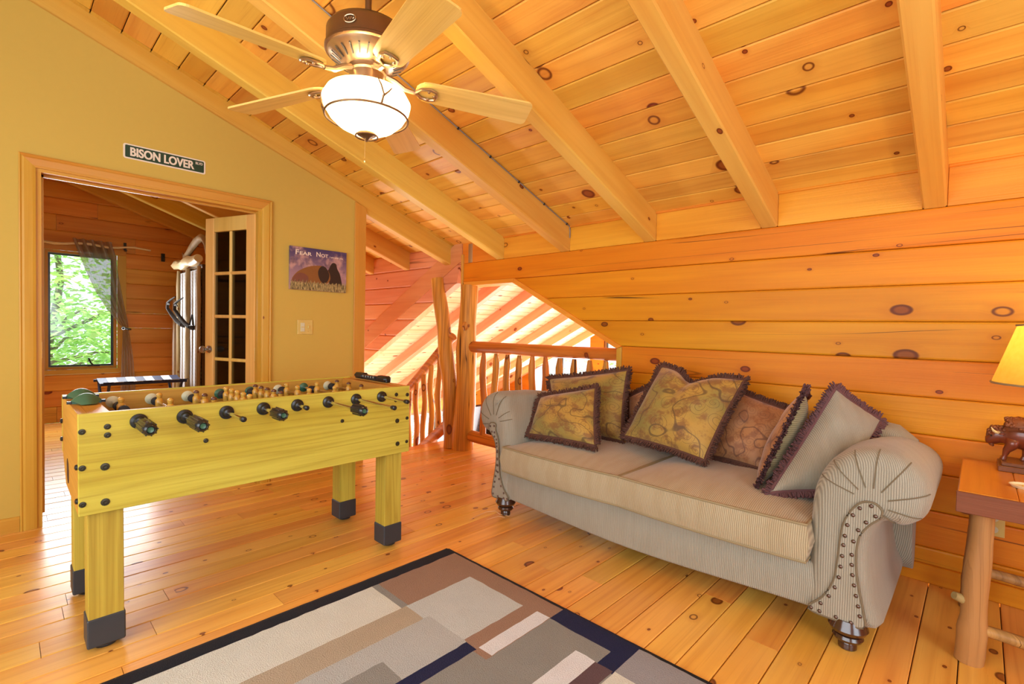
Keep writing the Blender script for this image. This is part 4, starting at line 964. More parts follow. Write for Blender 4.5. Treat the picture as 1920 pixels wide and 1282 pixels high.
# cable along a rafter
cb_ = thing('cable', 'grey cable clipped along the rafter top beside the fan', 'cable', (-2.30, 2.2, 2.2))
cx_ = -2.307+.006
MB().tube([(cx_, y_, zceil(y_)-.008) for y_ in [D-.01-.13*i for i in range(24)]], .0035, 6).tube([(cx_, D-.012, ZC-.01), (cx_, D-.006, ZC-.04), (cx_, D-.006, ZC-.09)], .0035, 6).build('wire', M['cable'], cb_, smooth=True)
for i in range(7):
    y_ = D-.05-.27*i; MB().cbox(cx_-.006, cx_+.006, y_-.006, y_+.006, zceil(y_)-.016, zceil(y_)-.001, .002).build('clip', M['rubber'], cb_)

# ================================================================== FOOSBALL TABLE
ft = thing('foosball_table', 'yellow oak foosball table with black-handled rods in front of the doorway', 'game table', (-2.455, .83, 0))
X0, X1, Y0, Y1, TZ, BZ = -2.765, -2.15, .18, 1.485, .836, .492
pt = .025
MB().cbox(X1-pt, X1, Y0, Y1, BZ, TZ, .0015).build('side_panel', M['oak_y'], ft)
MB().cbox(X0, X0+pt, Y0, Y1, .60, TZ, .0015).build('side_panel', M['oak_y'], ft)
for ya in (Y0, Y1-pt):
    MB().prism([(X1-pt, BZ), (X1-pt, TZ), (X0+pt, TZ), (X0+pt, .60), (X0+.03, .60), (X0+.16, .50), (X1-.1, BZ)], 1, ya+.0005, ya+pt-.0005).build('end_panel', M['oak_x'], ft)
B(X0+pt, X1-pt, Y0+pt, Y1-pt, TZ-.185, TZ-.17).build('playfield', M['felt'], ft)
for xa in (X0+pt+.0004, X1-pt-.0034): B(xa, xa+.003, Y0+.086, Y1-.076, TZ-.17, TZ-.004).build('inner_wall', M['oak_in'], ft)
# inner end walls and decks
MB().cbox(X0+pt, X1-pt, Y0+pt, Y0+.085, TZ-.012, TZ-.0005, .001).box(X0+pt, X1-pt, Y0+.075, Y0+.085, TZ-.17, TZ-.012).build('end_deck', M['oak_x'], ft)
MB().cbox(X0+pt, X1-pt, Y1-.07, Y1-pt, TZ-.02, TZ-.004, .001).box(X0+pt, X1-pt, Y1-.075, Y1-.065, TZ-.17, TZ-.01).build('end_deck', M['oak_x'], ft)
# ball cups on the near deck
for xx in (-2.615, -2.435):
    cupp = MB()
    arc = [(Y0+.004+.088*i/10, TZ+.004+.034*math.sin(PI*(.08+.84*i/10))) for i in range(11)]
    pl = [(Y0-.006, TZ), (Y0-.006, TZ+.009)]+arc+[(Y0+.102, TZ+.009), (Y0+.102, TZ)]
    cp_o = MB().prism([(p_[0], p_[1]) for p_ in arc+[(Y0+.092, TZ-.002), (Y0+.004, TZ-.002)]], 0, xx-.004, xx+.004)
    # hood sheet sweeping forward from the arc
    vs = [(xx+.004, p_[0], p_[1]) for p_ in arc]+[(xx+.075, .5*(p_[0]+Y0+.05), TZ+.004) for p_ in arc]
    cp_o.add(vs, [(i, i+1, 11+i+1, 11+i) for i in range(10)])
    co = cp_o.build('ball_cup', M['green'], ft, smooth=True)
    MB().cbox(xx-.006, xx+.006, Y0-.008, Y0+.006, TZ, TZ+.010, .001).cbox(xx-.006, xx+.006, Y0+.090, Y0+.104, TZ, TZ+.010, .001).build('cup_clip', M['black'], co)
# abacus scorer on the far end
sc0 = MB().cbox(-2.66, -2.32, Y1-.035, Y1-.005, TZ+.001, TZ+.018, .004).build('scorer', M['black'], ft)
for xa, xb in ((-2.66, -2.56), (-2.42, -2.32)): MB().cbox(xa, xb, Y1-.045, Y1+.004, TZ+.004, TZ+.036, .012).build('scorer_end', M['black'], sc0)
for i in range(10): MB().cbox(-2.552+.0135*i, -2.546+.0135*i, Y1-.046, Y1-.008, TZ+.016, TZ+.028, .001).build('scorer_bead', M['rubber'] if i % 2 else M['steel'], sc0)
# bolts
for (y_, z_, r_) in [(.190, .777, .010), (.256, .786, .010), (.256, .757, .010), (.190, .655, .010), (.249, .649, .013), (.190, .532, .010), (.249, .527, .013), (.551, .692, .009), (1.111, .698, .009), (1.404, .797, .010), (1.400, .767, .009), (1.470, .791, .010), (1.411, .661, .012), (1.470, .668, .009), (1.414, .542, .012), (1.469, .545, .009)]:
    MB().lathe([(r_, 0), (r_*.95, .002), (r_*.45, .003), (r_*.40, .0015), (r_*.1, .001)], (X1, y_, z_), 0, 14).build('bolt', M['boltm'], ft, smooth=True)
for (x_, z_) in ((-2.74, .73), (-2.74, .655), (-2.175, .655), (-2.175, .54)):
    MB().lathe([(.010, 0), (.009, -.006), (.004, -.008)], (x_, Y0, z_), 1, 10).build('bolt', M['black'], ft)
slot = [(-2.53, .535), (-2.50, .525), (-2.487, .54), (-2.487, .575), (-2.50, .60), (-2.53, .615), (-2.543, .60), (-2.543, .55)]
MB().prism(slot, 1, Y0-.0015, Y0+.004).build('ball_slot', M['dark'], ft)
# legs
for (lx, ly) in ((-2.275, .205), (-2.275, 1.363), (-2.765+.01, .205), (-2.755, 1.363)):
    lg = MB().cbox(lx, lx+.092, ly, ly+.098, .112, BZ+.14 if lx > -2.5 else .66, .002).build('leg', M['oak_z'], ft)
    MB().cbox(lx-.004, lx+.096, ly-.004, ly+.102, .014, .115, .004).build('foot_cap', M['grey_foot'], lg)
    MB().lathe([(.034, 0), (.036, .006), (.030, .016)], (lx+.05, ly+.05, 0), 2, 16).build('leveler', M['rubber'], lg)
# rods
rods = [(.343, -2.106, -1.948, 1), (.482, -2.068, -1.906, 1), (.623, None, -1.954, 0), (.761, -2.056, -1.934, 1), (.901, None, -2.054, 0), (1.042, -1.938, -1.824, 1), (1.180, None, -1.820, 0), (1.319, None, -1.928, 0)]
counts = [1, 2, 3, 5, 5, 3, 2, 3]; RZ = .794
for i, (ry, h0, h1, hand) in enumerate(rods):
    rd = MB().tube([(X0-.06, ry, RZ), (h1-.01, ry, RZ)], .0075, 12).build('rod', M['chrome'], ft, smooth=True)
    MB().lathe([(.027, 0), (.026, .006), (.018, .009), (.014, .020), (.008, .022)], (X1, ry, RZ), 0, 24).build('flange', M['black'], rd, smooth=True)
    MB().lathe([(.026, 0), (.025, .005), (.015, .010), (.008, .012)], (X0+pt, ry, RZ), 0, 24).build('flange', M['cream'] if i in (0, 1, 2, 5, 7) else M['green'], rd, smooth=True)  # cream on the inner flanges is reflected light painted as colour
    if hand:
        h0 += .022; HR = .0215; HL = h1-h0
        hp = [(.010, 0), (HR*.9, .006), (HR, .018), (HR, HL-.02), (HR*.88, HL-.006), (HR*.6, HL), (.010, HL-.004), (.004, HL-.004)]
        hd = MB().lathe(hp, (h0, ry, RZ), 0, 18)
        for q in range(9):
            an = 2*PI*q/9; hd.tube([(h0+.012, ry+HR*math.cos(an), RZ+HR*math.sin(an)), (h1-.014, ry+HR*math.cos(an), RZ+HR*math.sin(an))], .0028, 5)
        hd.build('handle', M['black'], rd, smooth=True)
        MB().lathe([(.0095, 0), (.0085, .002), (.004, .001)], (h1-.004, ry, RZ), 0, 14).build('handle_cap', M['green'], rd, smooth=True)
        if i == 3: MB().lathe([(.020, 0), (.022, .008), (.018, .02)], (h0+.02, ry+.022, RZ-.012), 0, 14).build('loose_grip', M['bronze'], rd, smooth=True)
    else:
        MB().lathe([(.0085, -.02), (.0105, -.012), (.0105, .004), (.004, .007)], (h1, ry, RZ), 0, 12).build('end_knob', M['black'], rd, smooth=True)
    shift = [.02, -.03, .06, -.02, -.1, -.06, .0, -.06][i]
    xs = [X0+pt+.07+shift*.3+(X1-X0-2*pt-.16)*((j+.5)/counts[i] if counts[i] > 1 else .35) for j in range(counts[i])]
    for bx in (xs[0]-.06, min(xs[-1]+.07, X1-.07)):
        MB().lathe([(.009, -.012), (.019, -.010), (.019, .010), (.009, .012)], (bx, ry, RZ), 0, 16).build('bumper', M['rubber'], rd, smooth=True)
    for xx in xs:
        pm = MB(); pm.cur = 0
        pm.tube([(xx, ry, RZ-.040), (xx, ry, RZ-.012), (xx, ry, RZ+.012), (xx, ry, RZ+.022)], [.009, .015, .015, .008], 10)
        pm.ball((xx, ry, RZ+.030), (.011, .011, .013), 10, 7); pm.cur = 1
        pm.cbox(xx-.012, xx+.012, ry-.007, ry+.007, RZ-.072, RZ-.040, .003)
        pm.cur = 2; pm.ball((xx, ry, RZ+.034), (.0118, .0118, .0105), 10, 6)
        pm.build('player', [M['yellowfig'], M['bluefig'] if i in (0, 1, 3, 5) else M['redfig'], M['hairfig'] if i in (2, 4, 7) else M['yellowfig']], rd, smooth=True)
ft.rotation_euler = (math.radians(.30), 0, 0); ft.location.z = .004

# ================================================================== SOFA
sf = thing('sofa', 'taupe corduroy rolled-arm sofa with nailhead trim on turned feet', 'sofa', (-1.22, 2.55, 0))
SXL, SXR, SF, SBk = -2.175, -.237, 2.13, 2.97
# frame: front rail + body under the seat
def smoothpoly(P, n=6, closed=True):
    P = [Vector(p) for p in P]; k = len(P); out = []
    for i in range(k if closed else k-1):
        a, b, c_, d = P[(i-1) % k] if closed or i > 0 else P[i], P[i], P[(i+1) % k], P[(i+2) % k] if closed or i+2 < k else P[i+1]
        for q in range(n):
            t = q/n; out.append(.5*((2*b)+(c_-a)*t+(2*a-5*b+4*c_-d)*t**2+(3*b-a-3*c_+d)*t**3))
    if not closed: out.append(P[-1])
    return out
fr = MB(); nx = 24; vs = []
for i in range(nx+1):
    x_ = lerp(-2.07, -.36, i/nx); zb = .105+.012*math.cos(2*PI*i/nx*1.0)-.004; bul = .02*math.sin(PI*i/nx)
    for (yy, zz) in ((SF+.012-bul, zb), (SF+.006-bul, .20), (SF+.02-bul, .285), (SBk-.12, .30), (SBk-.12, .13)): vs.append((x_, yy, zz))
fr.add(vs, [(i*5+j, (i+1)*5+j, (i+1)*5+(j+1) % 5, i*5+(j+1) % 5) for i in range(nx) for j in range(5)]+[(0, 1, 2, 3, 4), tuple(nx*5+j for j in range(5))[::-1]])
fr.build('base_frame', M['sofa'], sf, smooth=True, bevel=.008, seg=2)
# arms
armP = [(-.450, .10), (-.452, .30), (-.448, .50), (-.430, .60), (-.385, .685), (-.320, .735), (-.245, .752), (-.172, .732), (-.120, .680), (-.102, .605), (-.122, .535), (-.170, .497), (-.215, .500), (-.248, .470), (-.266, .400), (-.262, .300), (-.248, .200), (-.236, .102)]
def mirror(x): return -2.435-x
for side in (0, 1):
    P = [((x_ if side == 0 else mirror(x_)), z_) for x_, z_ in armP]
    if side == 1: P = [(x_-.052 if x_ > -2.1 else x_, z_) for x_, z_ in P]
    O = smoothpoly(P[:-1]+[P[-1]], 4)
    # sections along y: front face edge rounded, rear slightly lower
    cx_ = sum(p.x for p in O)/len(O); cz_ = sum(p.y for p in O)/len(O); n = len(O)
    secs = [(SF-.002, -.062, 0), (SF+.001, -.045, 0), (SF+.009, -.027, 0), (SF+.022, -.012, 0), (SF+.042, -.002, 0), (SF+.075, .004, 0), (2.45, .005, -.01), (2.75, .004, -.045), (2.93, .0, -.07), (2.96, -.012, -.075)]
    vs = []
    # per-vertex outward normals in the section plane
    nr = []
    for i in range(n):
        t = (O[(i+1) % n]-O[i-1]).normalized(); nr.append(Vector((t.y, -t.x)) if side == 0 else Vector((-t.y, t.x)))
    sgn = 1
    area_ = sum(O[i].x*O[(i+1) % n].y-O[(i+1) % n].x*O[i].y for i in range(n))
    if area_ < 0: nr = [Vector((-(O[(i+1) % n]-O[i-1]).normalized().y, (O[(i+1) % n]-O[i-1]).normalized().x)) for i in range(n)]
    else: nr = [Vector(((O[(i+1) % n]-O[i-1]).normalized().y, -(O[(i+1) % n]-O[i-1]).normalized().x)) for i in range(n)]
    for yy, off, dz in secs:
        for i in range(n):
            q = O[i]+nr[i]*off; f_ = max(0, (q.y-.45)/.3)
            vs.append((q.x, yy, q.y+dz*min(1, f_)))
    ns = len(secs)
    fs = [(a*n+i, a*n+(i+1) % n, (a+1)*n+(i+1) % n, (a+1)*n+i) for a in range(ns-1) for i in range(n)]
    from mathutils.geometry import tessellate_polygon
    for base_ in (0, (ns-1)*n):
        tess = tessellate_polygon([[Vector((vs[base_+i][0], vs[base_+i][2], 0)) for i in range(n)]])
        fs += [tuple(base_+q for q in t_) for t_ in tess]
    ar = MB().add(vs, fs).build('arm', M['sofa'], sf, smooth=True)
    # front facing panel with nailheads
    NP = [(-.440, .115), (-.395, .175), (-.362, .250), (-.352, .330), (-.346, .410), (-.338, .470), (-.315, .525), (-.285, .560), (-.250, .565), (-.228, .545), (-.235, .515), (-.262, .485), (-.288, .440), (-.297, .380), (-.295, .310), (-.284, .240), (-.270, .170), (-.268, .112), (-.35, .106)]
    NP = [((x_ if side == 0 else mirror(x_)+(0 if x_ > -.3 else -.030)-.006), z_) for x_, z_ in NP]
    OP = smoothpoly(NP, 4)
    fpn = MB().prism([(p.x, p.y) for p in OP], 1, SF-.009, SF+.02).build('facing', M['sofa'], ar, bevel=.003)
    MB().ring([(p.x, SF-.006, p.y) for p in OP], .0048, 6).build('piping', M['piping_dark'], ar, smooth=True)
    ins = []
    cxp = sum(p.x for p in OP)/len(OP)
    L = 0; acc = []; 
    for i in range(len(OP)):
        t = (OP[(i+1) % len(OP)]-OP[i-1]).normalized(); nn = Vector((-t.y, t.x)); ar_ = sum(OP[j].x*OP[(j+1) % len(OP)].y-OP[(j+1) % len(OP)].x*OP[j].y for j in range(len(OP)))
        if ar_ < 0: nn = -nn
        ins.append(OP[i]+nn*.012)
    dist_ = 0; last = None
    for i, p_ in enumerate(ins):
        if last is None or (p_-last).length > .034:
            MB().ball((p_.x, SF-.009, p_.y), (.0072, .0055, .0072), 8, 6).build('nailhead', M['nail'], ar, smooth='all'); last = p_
    # pleats radiating round the scroll
    pl = MB(); pc0 = Vector((-.262 if side == 0 else mirror(-.262), .565))
    for an in (160, 135, 108, 82, 55, 20, -15, -45):
        a_ = math.radians(an if side == 0 else 180-an); d = Vector((math.cos(a_), math.sin(a_)))
        q0 = pc0+d*.052
        # find the rim
        best = max(O, key=lambda p: (p-pc0).normalized().dot(d)-(0 if (p-pc0).length > .05 else 9)); q1 = pc0.lerp(best, .93)
        dn = (pc0-best).normalized(); ptsp = [(q0.x, SF-.003, q0.y)]
        for ins_, yo in ((.060, -.0025), (.045, .0005), (.027, .008), (.012, .021), (.002, .041)):
            if ins_ < (pc0-best).length-.055: qq = best+dn*ins_; ptsp.append((qq.x, SF+yo, qq.y))
        if len(ptsp) > 1: pl.tube(ptsp, .0024, 5)
    pl.build('pleat', M['piping_dark'], ar, smooth=True)
# back
bp = [(SBk-.17, .30), (SBk-.16, .55), (SBk-.15, .70), (SBk-.11, .748), (SBk-.05, .755), (SBk-.01, .72), (SBk+.005, .60), (SBk, .12), (SBk-.12, .12)]
OB = smoothpoly(bp, 3); vs = []; nbk = 30
for i in range(nbk+1):
    t = i/nbk; x_ = lerp(-2.26, -.19, t); k = .985+.04*math.sin(PI*t)-(.10*(1-min(1, min(t, 1-t)/.05))**2)
    for p in OB: vs.append((x_, p.x, .12+(p.y-.12)*k))
n = len(OB)
MB().add(vs, [(i*n+j, (i+1)*n+j, (i+1)*n+(j+1) % n, i*n+(j+1) % n) for i in range(nbk) for j in range(n)]+[tuple(range(n)), tuple(nbk*n+j for j in range(n))]).build('back', M['sofa'], sf, smooth=True)
# seat cushions
def cushion(xa, xb, ya, yb, za, zb, seed):
    nx, ny = 22, 16; top = []; vs = []; fs = []
    rg = random.Random(seed)
    def crown(u, v): return (1-abs(u)**3.2)*(1-abs(v)**3.2)
    for lay in (1, 0):
        for j in range(ny+1):
            for i in range(nx+1):
                u, v = -1+2*i/nx, -1+2*j/ny
                x_ = (xa+xb)/2+(xb-xa)/2*u*(1-.012*(1-abs(v))); y_ = (ya+yb)/2+(yb-ya)/2*v-(.018*(1-u*u) if v < -.99 else .018*(1-u*u)*max(0, -v))
                c_ = crown(u, v); nz_ = mnoise.noise(Vector((x_*5, y_*5, seed)))*.008
                z_ = (zb+.045*c_+nz_*c_) if lay else (za-.0*c_)
                vs.append((x_, y_, z_))
    N0 = (nx+1)*(ny+1); id_ = lambda l, i, j: (0 if l else N0)+j*(nx+1)+i
    for j in range(ny):
        for i in range(nx):
            fs.append((id_(1, i, j), id_(1, i+1, j), id_(1, i+1, j+1), id_(1, i, j+1))); fs.append((id_(0, i, j), id_(0, i, j+1), id_(0, i+1, j+1), id_(0, i+1, j)))
    per = [(i, 0) for i in range(nx)]+[(nx, j) for j in range(ny)]+[(i, ny) for i in range(nx, 0, -1)]+[(0, j) for j in range(ny, 0, -1)]
    # side wall with a bulged mid ring
    mids = []
    cx2, cy2 = (xa+xb)/2, (ya+yb)/2
    for (i, j) in per:
        a = Vector(vs[id_(1, i, j)]); b = Vector(vs[id_(0, i, j)]); m_ = (a+b)/2; d = Vector((m_.x-cx2, m_.y-cy2, 0)).normalized(); m_ += d*(.022+.006*mnoise.noise(Vector((m_.x*9, m_.y*9, seed))))+Vector((0, 0, 0)); mids.append(len(vs)); vs.append(tuple(m_))
    K = len(per)
    for q in range(K):
        a, b = per[q], per[(q+1) % K]
        fs.append((id_(1, *a), id_(1, *b), mids[(q+1) % K], mids[q])); fs.append((mids[q], mids[(q+1) % K], id_(0, *b), id_(0, *a)))
    cu = MB().add(vs, fs).build('seat_cushion', M['sofa_cush'], sf, smooth=True)
    for lay in (1, 0): MB().ring([Vector(vs[id_(lay, *p_)]) for p_ in per], .0055, 6).build('piping', M['piping'], cu, smooth=True)
cushion(-2.055, -1.262, 2.088, 2.80, .298, .440, 1)
cushion(-1.256, -.448, 2.088, 2.80, .298, .440, 2)
# feet
for fx, fy in ((-2.095, 2.165), (-.318, 2.165), (-2.09, 2.90), (-.325, 2.90)):
    MB().lathe([(.026, 0), (.030, .004), (.030, .022), (.026, .030), (.045, .036), (.050, .046), (.045, .056), (.030, .060), (.056, .068), (.064, .082), (.058, .096), (.05, .115)], (fx, fy, 0), 2, 20).build('foot', M['darkwood'], sf, smooth=True)

# ---- pillows
def pillow(label, TL, TR, BL, BR, thick, front, back, seed, dent=0, fringe='fringe', shape=None):
    TL, TR, BL, BR = map(Vector, (TL, TR, BL, BR)); c = (TL+TR+BL+BR)/4
    t = thing('throw_pillow', label, 'pillow', tuple(c), 'throw pillows on the sofa')
    U = (TR+BR-TL-BL).normalized(); V = (TL+TR-BL-BR).normalized(); Nn = U.cross(V).normalized()   # +N faces the room
    n = 26; vf, vb = [], []; uv = []
    rg = random.Random(seed); ph = rg.uniform(0, 9)
    for j in range(n+1):
        for i in range(n+1):
            u, v = -1+2*i/n, -1+2*j/n
            # edges pulled in between the corners
            pu = u*(1-.05*(1-v*v)*abs(u)**2); pv = v*(1-.05*(1-u*u)*abs(v)**2)
            a, b = (pu+1)/2, (pv+1)/2
            p = (BL*(1-a)+BR*a)*(1-b)+(TL*(1-a)+TR*a)*b
            h = (max(0, 1-abs(u)**2.6)*max(0, 1-abs(v)**2.6))**.62
            wr = mnoise.noise(Vector((u*2.2+ph, v*2.2, seed)))*.12+mnoise.noise(Vector((u*6+ph, v*6, seed)))*.045
            hh_ = thick*h*(1+wr)
            if dent: 
                dd = math.exp(-((u+.18*(1-v))/.16)**2)*max(0, (v+.35)/1.35); hh_ -= dent*dd*h; p = p-V*(dent*1.3*math.exp(-((u+.05)/.35)**2)*max(0, v)**3)
            vf.append(p+Nn*hh_); vb.append(p-Nn*thick*.8*h*(1-wr)); uv.append(((u+1)/2, (v+1)/2))
    def sheet(name, vv, mat, flip):
        m = MB().add(vv, [(j*(n+1)+i, j*(n+1)+i+1, (j+1)*(n+1)+i+1, (j+1)*(n+1)+i)[::(-1 if flip else 1)] for j in range(n) for i in range(n)])
        me = bpy.data.meshes.new(name); o_ = ORG[t.name]; me.from_pydata([tuple(v-o_) for v in m.v], [], m.f); me.materials.append(mat)
        ul = me.uv_layers.new(name='UVMap'); loops = [vi.vertex_index for vi in me.loops]
        for li, vi in enumerate(loops): ul.data[li].uv = (uv[vi][0]+seed*.37, uv[vi][1]+seed*.61)
        for p_ in me.polygons: p_.use_smooth = True
        o = bpy.data.objects.new(name, me); COL.objects.link(o); o.parent = t; return o
    sheet('front_cover', vf, front, False); sheet('back_cover', vb, back, True)
    per = [j for j in range(n+1)]+[j*(n+1)+n for j in range(1, n+1)]+[n*(n+1)+i for i in range(n-1, -1, -1)]+[j*(n+1) for j in range(n-1, 0, -1)]
    E_ = [(vf[i]+vb[i])/2 for i in per]; fm = MB(); K = len(E_)
    fm.ring(E_, .009, 6)
    for i in range(K):
        for q in range(5):
            a = E_[i].lerp(E_[(i+1) % K], q/5); out = (a-c); out -= Nn*out.dot(Nn); out.normalize()
            # mostly perpendicular to the nearest edge
            tdir = (E_[(i+1) % K]-E_[i-1]).normalized(); pn = tdir.cross(Nn); pn = pn if pn.dot(out) > 0 else -pn
            out = (pn*.9+out*.25).normalized()
            for s_ in range(2):
                d = (out+tdir*rg.uniform(-.35, .35)+Nn*rg.uniform(-.55, .55)).normalized(); L_ = rg.uniform(.022, .036)
                fm.tube([a-out*.004, a+d*L_*.6+Nn*rg.uniform(-.004, .004), a+d*L_], [.0035, .0042, .0028], 4, cap=False)
    fm.build('fringe', M[fringe], t, smooth='all')
    return t
Dm, Dr, Rb = M['damask'], M['damask_rust'], M['rib_back']
pillow('gold damask pillow upright against the left arm, back row', (-2.245, 2.74, .800), (-1.600, 2.74, .910), (-2.06, 2.60, .47), (-1.535, 2.58, .49), .085, Dm, Dm, 2)
pillow('small square gold damask pillow leaning at the left arm, front row', (-2.068, 2.44, .712), (-1.655, 2.47, .812), (-2.015, 2.272, .500), (-1.51, 2.266, .515), .07, Dm, Dm, 1)
pillow('rust pillow mostly hidden behind the notched gold pillow', (-1.645, 2.83, .725), (-1.30, 2.84, .92), (-1.57, 2.70, .48), (-1.10, 2.70, .48), .055, Dr, Dr, 3)
pillow('large gold damask pillow with a chopped notch, centre of the sofa', (-1.372, 2.73, .950), (-.885, 2.70, .910), (-1.475, 2.50, .545), (-.975, 2.43, .515), .10, Dm, Dm, 4, dent=.055)
pillow('rust damask pillow at the back right of the notched gold one', (-1.02, 2.80, .860), (-.655, 2.79, .755), (-1.06, 2.64, .49), (-.765, 2.60, .485), .07, Dr, Dr, 5)
pillow('plain corduroy-backed pillow leaning on the right arm', (-.465, 2.60, .920), (-.315, 2.76, .775), (-.63, 2.26, .475), (-.415, 2.42, .50), .085, M['sofa'], Dm, 7, fringe='fringe2')
pillow('damask pillow seen edge-on, leaning on the corduroy-backed one', (-.555, 2.46, .910), (-.62, 2.78, .83), (-.690, 2.29, .475), (-.76, 2.66, .48), .06, Rb, Dr, 6, fringe='fringe2')

# ================================================================== RUG
rug_cols = {'navy': (.004, .008, .060), 'black': (.004, .0045, .012), 'brown': (.37, .23, .155), 'cream': (.78, .80, .71), 'tan': (.50, .42, .30), 'lgrey': (.62, .67, .65), 'grey': (.52, .55, .535), 'taupe': (.30, .305, .28), 'white': (.82, .87, .93), 'plum': (.13, .075, .085), 'mgrey': (.36, .365, .385)}
RM = {k: carpet('rug_'+k, v) for k, v in rug_cols.items()}; keys = list(rug_cols)
rects = [  # x0,x1,y0,y1,colour ; later wins
 (-1.975, .55, -1.2, 1.605, 'black'), (-1.885, .53, -1.2, 1.582, 'taupe'), (-1.885, -1.19, 1.15, 1.582, 'brown'), (-1.885, -1.645, -1.1, 1.118, 'cream'), (-1.645, -1.535, -1.1, 1.14, 'tan'),
 (-1.655, -1.325, .4, 1.485, 'lgrey'), (-1.535, -1.31, -.6, 1.165, 'grey'), (-1.655, -1.535, .2, 1.14, 'tan'), (-1.43, -1.305, -.3, .892, 'taupe'), (-1.325, -1.19, 1.168, 1.49, 'brown'), (-1.31, -1.255, .2, 1.165, 'navy'), (-1.258, -1.193, 1.178, 1.498, 'white'),
 (-1.192, -.847, 1.495, 1.60, 'navy'), (-.913, -.847, 1.40, 1.5, 'navy'), (-1.004, -.921, .6, 1.413, 'white'), (-.921, -.852, .6, 1.412, 'plum'), (-.847, .5, 1.0, 1.582, 'mgrey'), (-.846, -.765, .6, 1.416, 'cream'), (-.765, .45, -.4, 1.0, 'tan'), (-.3, .3, .2, .9, 'navy'), (-1.2, -.4, -.9, .1, 'lgrey')]
xs = sorted({round(v, 4) for r in rects for v in r[:2]}); ys = sorted({round(v, 4) for r in rects for v in r[2:4]})
def refine(a, st):
    o = []
    for p_, q_ in zip(a[:-1], a[1:]):
        k = max(1, int((q_-p_)/st)); o += [p_+(q_-p_)*i/k for i in range(k)]
    return o+[a[-1]]
xs, ys = refine(xs, .03), refine(ys, .03)
def rz(x_, y_):
    e_ = min(x_+1.975, .55-x_, 1.605-y_, y_+1.2); return .013*min(1, max(0, e_)/.008+.15)+.0015*mnoise.noise(Vector((x_*30, y_*30, 0)))
def wig(v, w_, k): return v+.0035*mnoise.noise(Vector((v*13+k, w_*38, 3)))
rm = MB(); W_ = len(xs)
rm.v = [Vector((wig(x_, y_, 0) if -1.97 < x_ < .54 else x_, wig(y_, x_, 9) if -1.19 < y_ < 1.6 else y_, rz(x_, y_))) for y_ in ys for x_ in xs]
for j in range(len(ys)-1):
    for i in range(W_-1):
        cx_, cy_ = (xs[i]+xs[i+1])/2, (ys[j]+ys[j+1])/2; col = 'black'
        for r in rects:
            if r[0] < cx_ < r[1] and r[2] < cy_ < r[3]: col = r[4]
        rm.f.append((j*W_+i, j*W_+i+1, (j+1)*W_+i+1, (j+1)*W_+i)); rm.mi.append(keys.index(col))
# skirt so the rug has thickness
rug_o = rm.build('area_rug', [RM[k] for k in keys], smooth='all')
sk = MB().box(-1.972, .547, -1.197, 1.602, .0002, .002)
tag(rug_o, 'navy-bordered rug of grey, cream and brown blocks in front of the sofa', 'rug')
sk.build('backing', RM['black'], rug_o)

# ================================================================== END TABLE, LAMP, BISON
et = thing('end_table', 'rustic end table with dark edged plank top and log legs', 'end table', (.25, 2.63, 0))
for i in range(4):
    xa = -.041+.152*i; MB().cbox(xa+.0006, xa+.1514, 2.312, 2.955, .552, .622, .003).build('top_plank', M['tabletop'], et)
MB().cbox(-.043, .569, 2.303, 2.3125, .549, .621, .002).build('front_edge', M['darktop'], et)
for (lx, ly, sd) in ((.010, 2.395, 1), (.51, 2.395, 2), (.010, 2.87, 3), (.51, 2.87, 4)):
    p, r = wobbly((lx-.002, ly, 0), (lx+.02, ly, .556), .041, .031, 14, .004, sd+70, ((.2, .10),)); MB().tube(p, r, 14, jitter=.03).build('leg', M['peeled_leg'], et, smooth=True)
MB().tube([(-.005, 2.39, .215), (-.038, 2.365, .23)], [.02, .013], 10).build('knot_stub', M['twig'], et, smooth=True)
for (ly, zz) in ((2.395, .125), (2.87, .17)):
    p, r = wobbly((.035, ly, zz), (.49, ly, zz), .020, .021, 8, .004, 80); MB().tube([(.0, ly, zz)]+p+[(.51, ly, zz)], [.010]+r+[.010], 10, jitter=.03).build('stretcher', M['peeled_leg'], et, smooth=True)

lp = thing('table_lamp', 'table lamp with a glowing yellow parchment shade', 'lamp', (.272, 2.60, .622))
m_, nt_, b_ = new_mat('parchment_shade'); h_ = N(nt_); tcx = h_.n('ShaderNodeTexCoord'); n1 = h_.noise(tcx.outputs['Object'], 40, 4)
cc = h_.mix(n1, (.60, .38, .05), (.74, .52, .11)); h_.l(cc, b_.inputs['Base Color']); b_.inputs['Roughness'].default_value = .8
tl = h_.n('ShaderNodeBsdfTranslucent'); h_.l(cc, tl.inputs[0]); mx = h_.n('ShaderNodeMixShader'); mx.inputs[0].default_value = .6
h_.l(b_.outputs[0], mx.inputs[1]); h_.l(tl.outputs[0], mx.inputs[2]); h_.l(mx.outputs[0], nt_.nodes['Material Output'].inputs[0]); M['shade'] = m_
LX, LY = .272, 2.60
shd = MB().lathe([(.238, .992), (.176, 1.205)], (LX, LY, 0), 2, 48, cap=False).build('lamp_shade', M['shade'], lp, smooth='all')
MB().ring([(LX+.239*math.cos(t*PI/24), LY+.239*math.sin(t*PI/24), .992) for t in range(48)], .004, 6).ring([(LX+.177*math.cos(t*PI/24), LY+.177*math.sin(t*PI/24), 1.205) for t in range(48)], .004, 6).build('shade_binding', M['piping'], shd, smooth=True)
MB().lathe([(.09, .622), (.09, .64), (.04, .66), (.05, .72), (.06, .80), (.04, .88), (.018, .93), (.018, 1.0)], (LX, LY, 0), 2, 24).build('lamp_base', M['bronze'], lp, smooth=True)
MB().lathe([(.014, 1.0), (.03, 1.06), (.032, 1.09), (.018, 1.12)], (LX, LY, 0), 2, 16).build('bulb', flat('lit_bulb', (.9, .8, .5), .4, emit=12, ecol=(1, .8, .45)), lp, smooth='all')
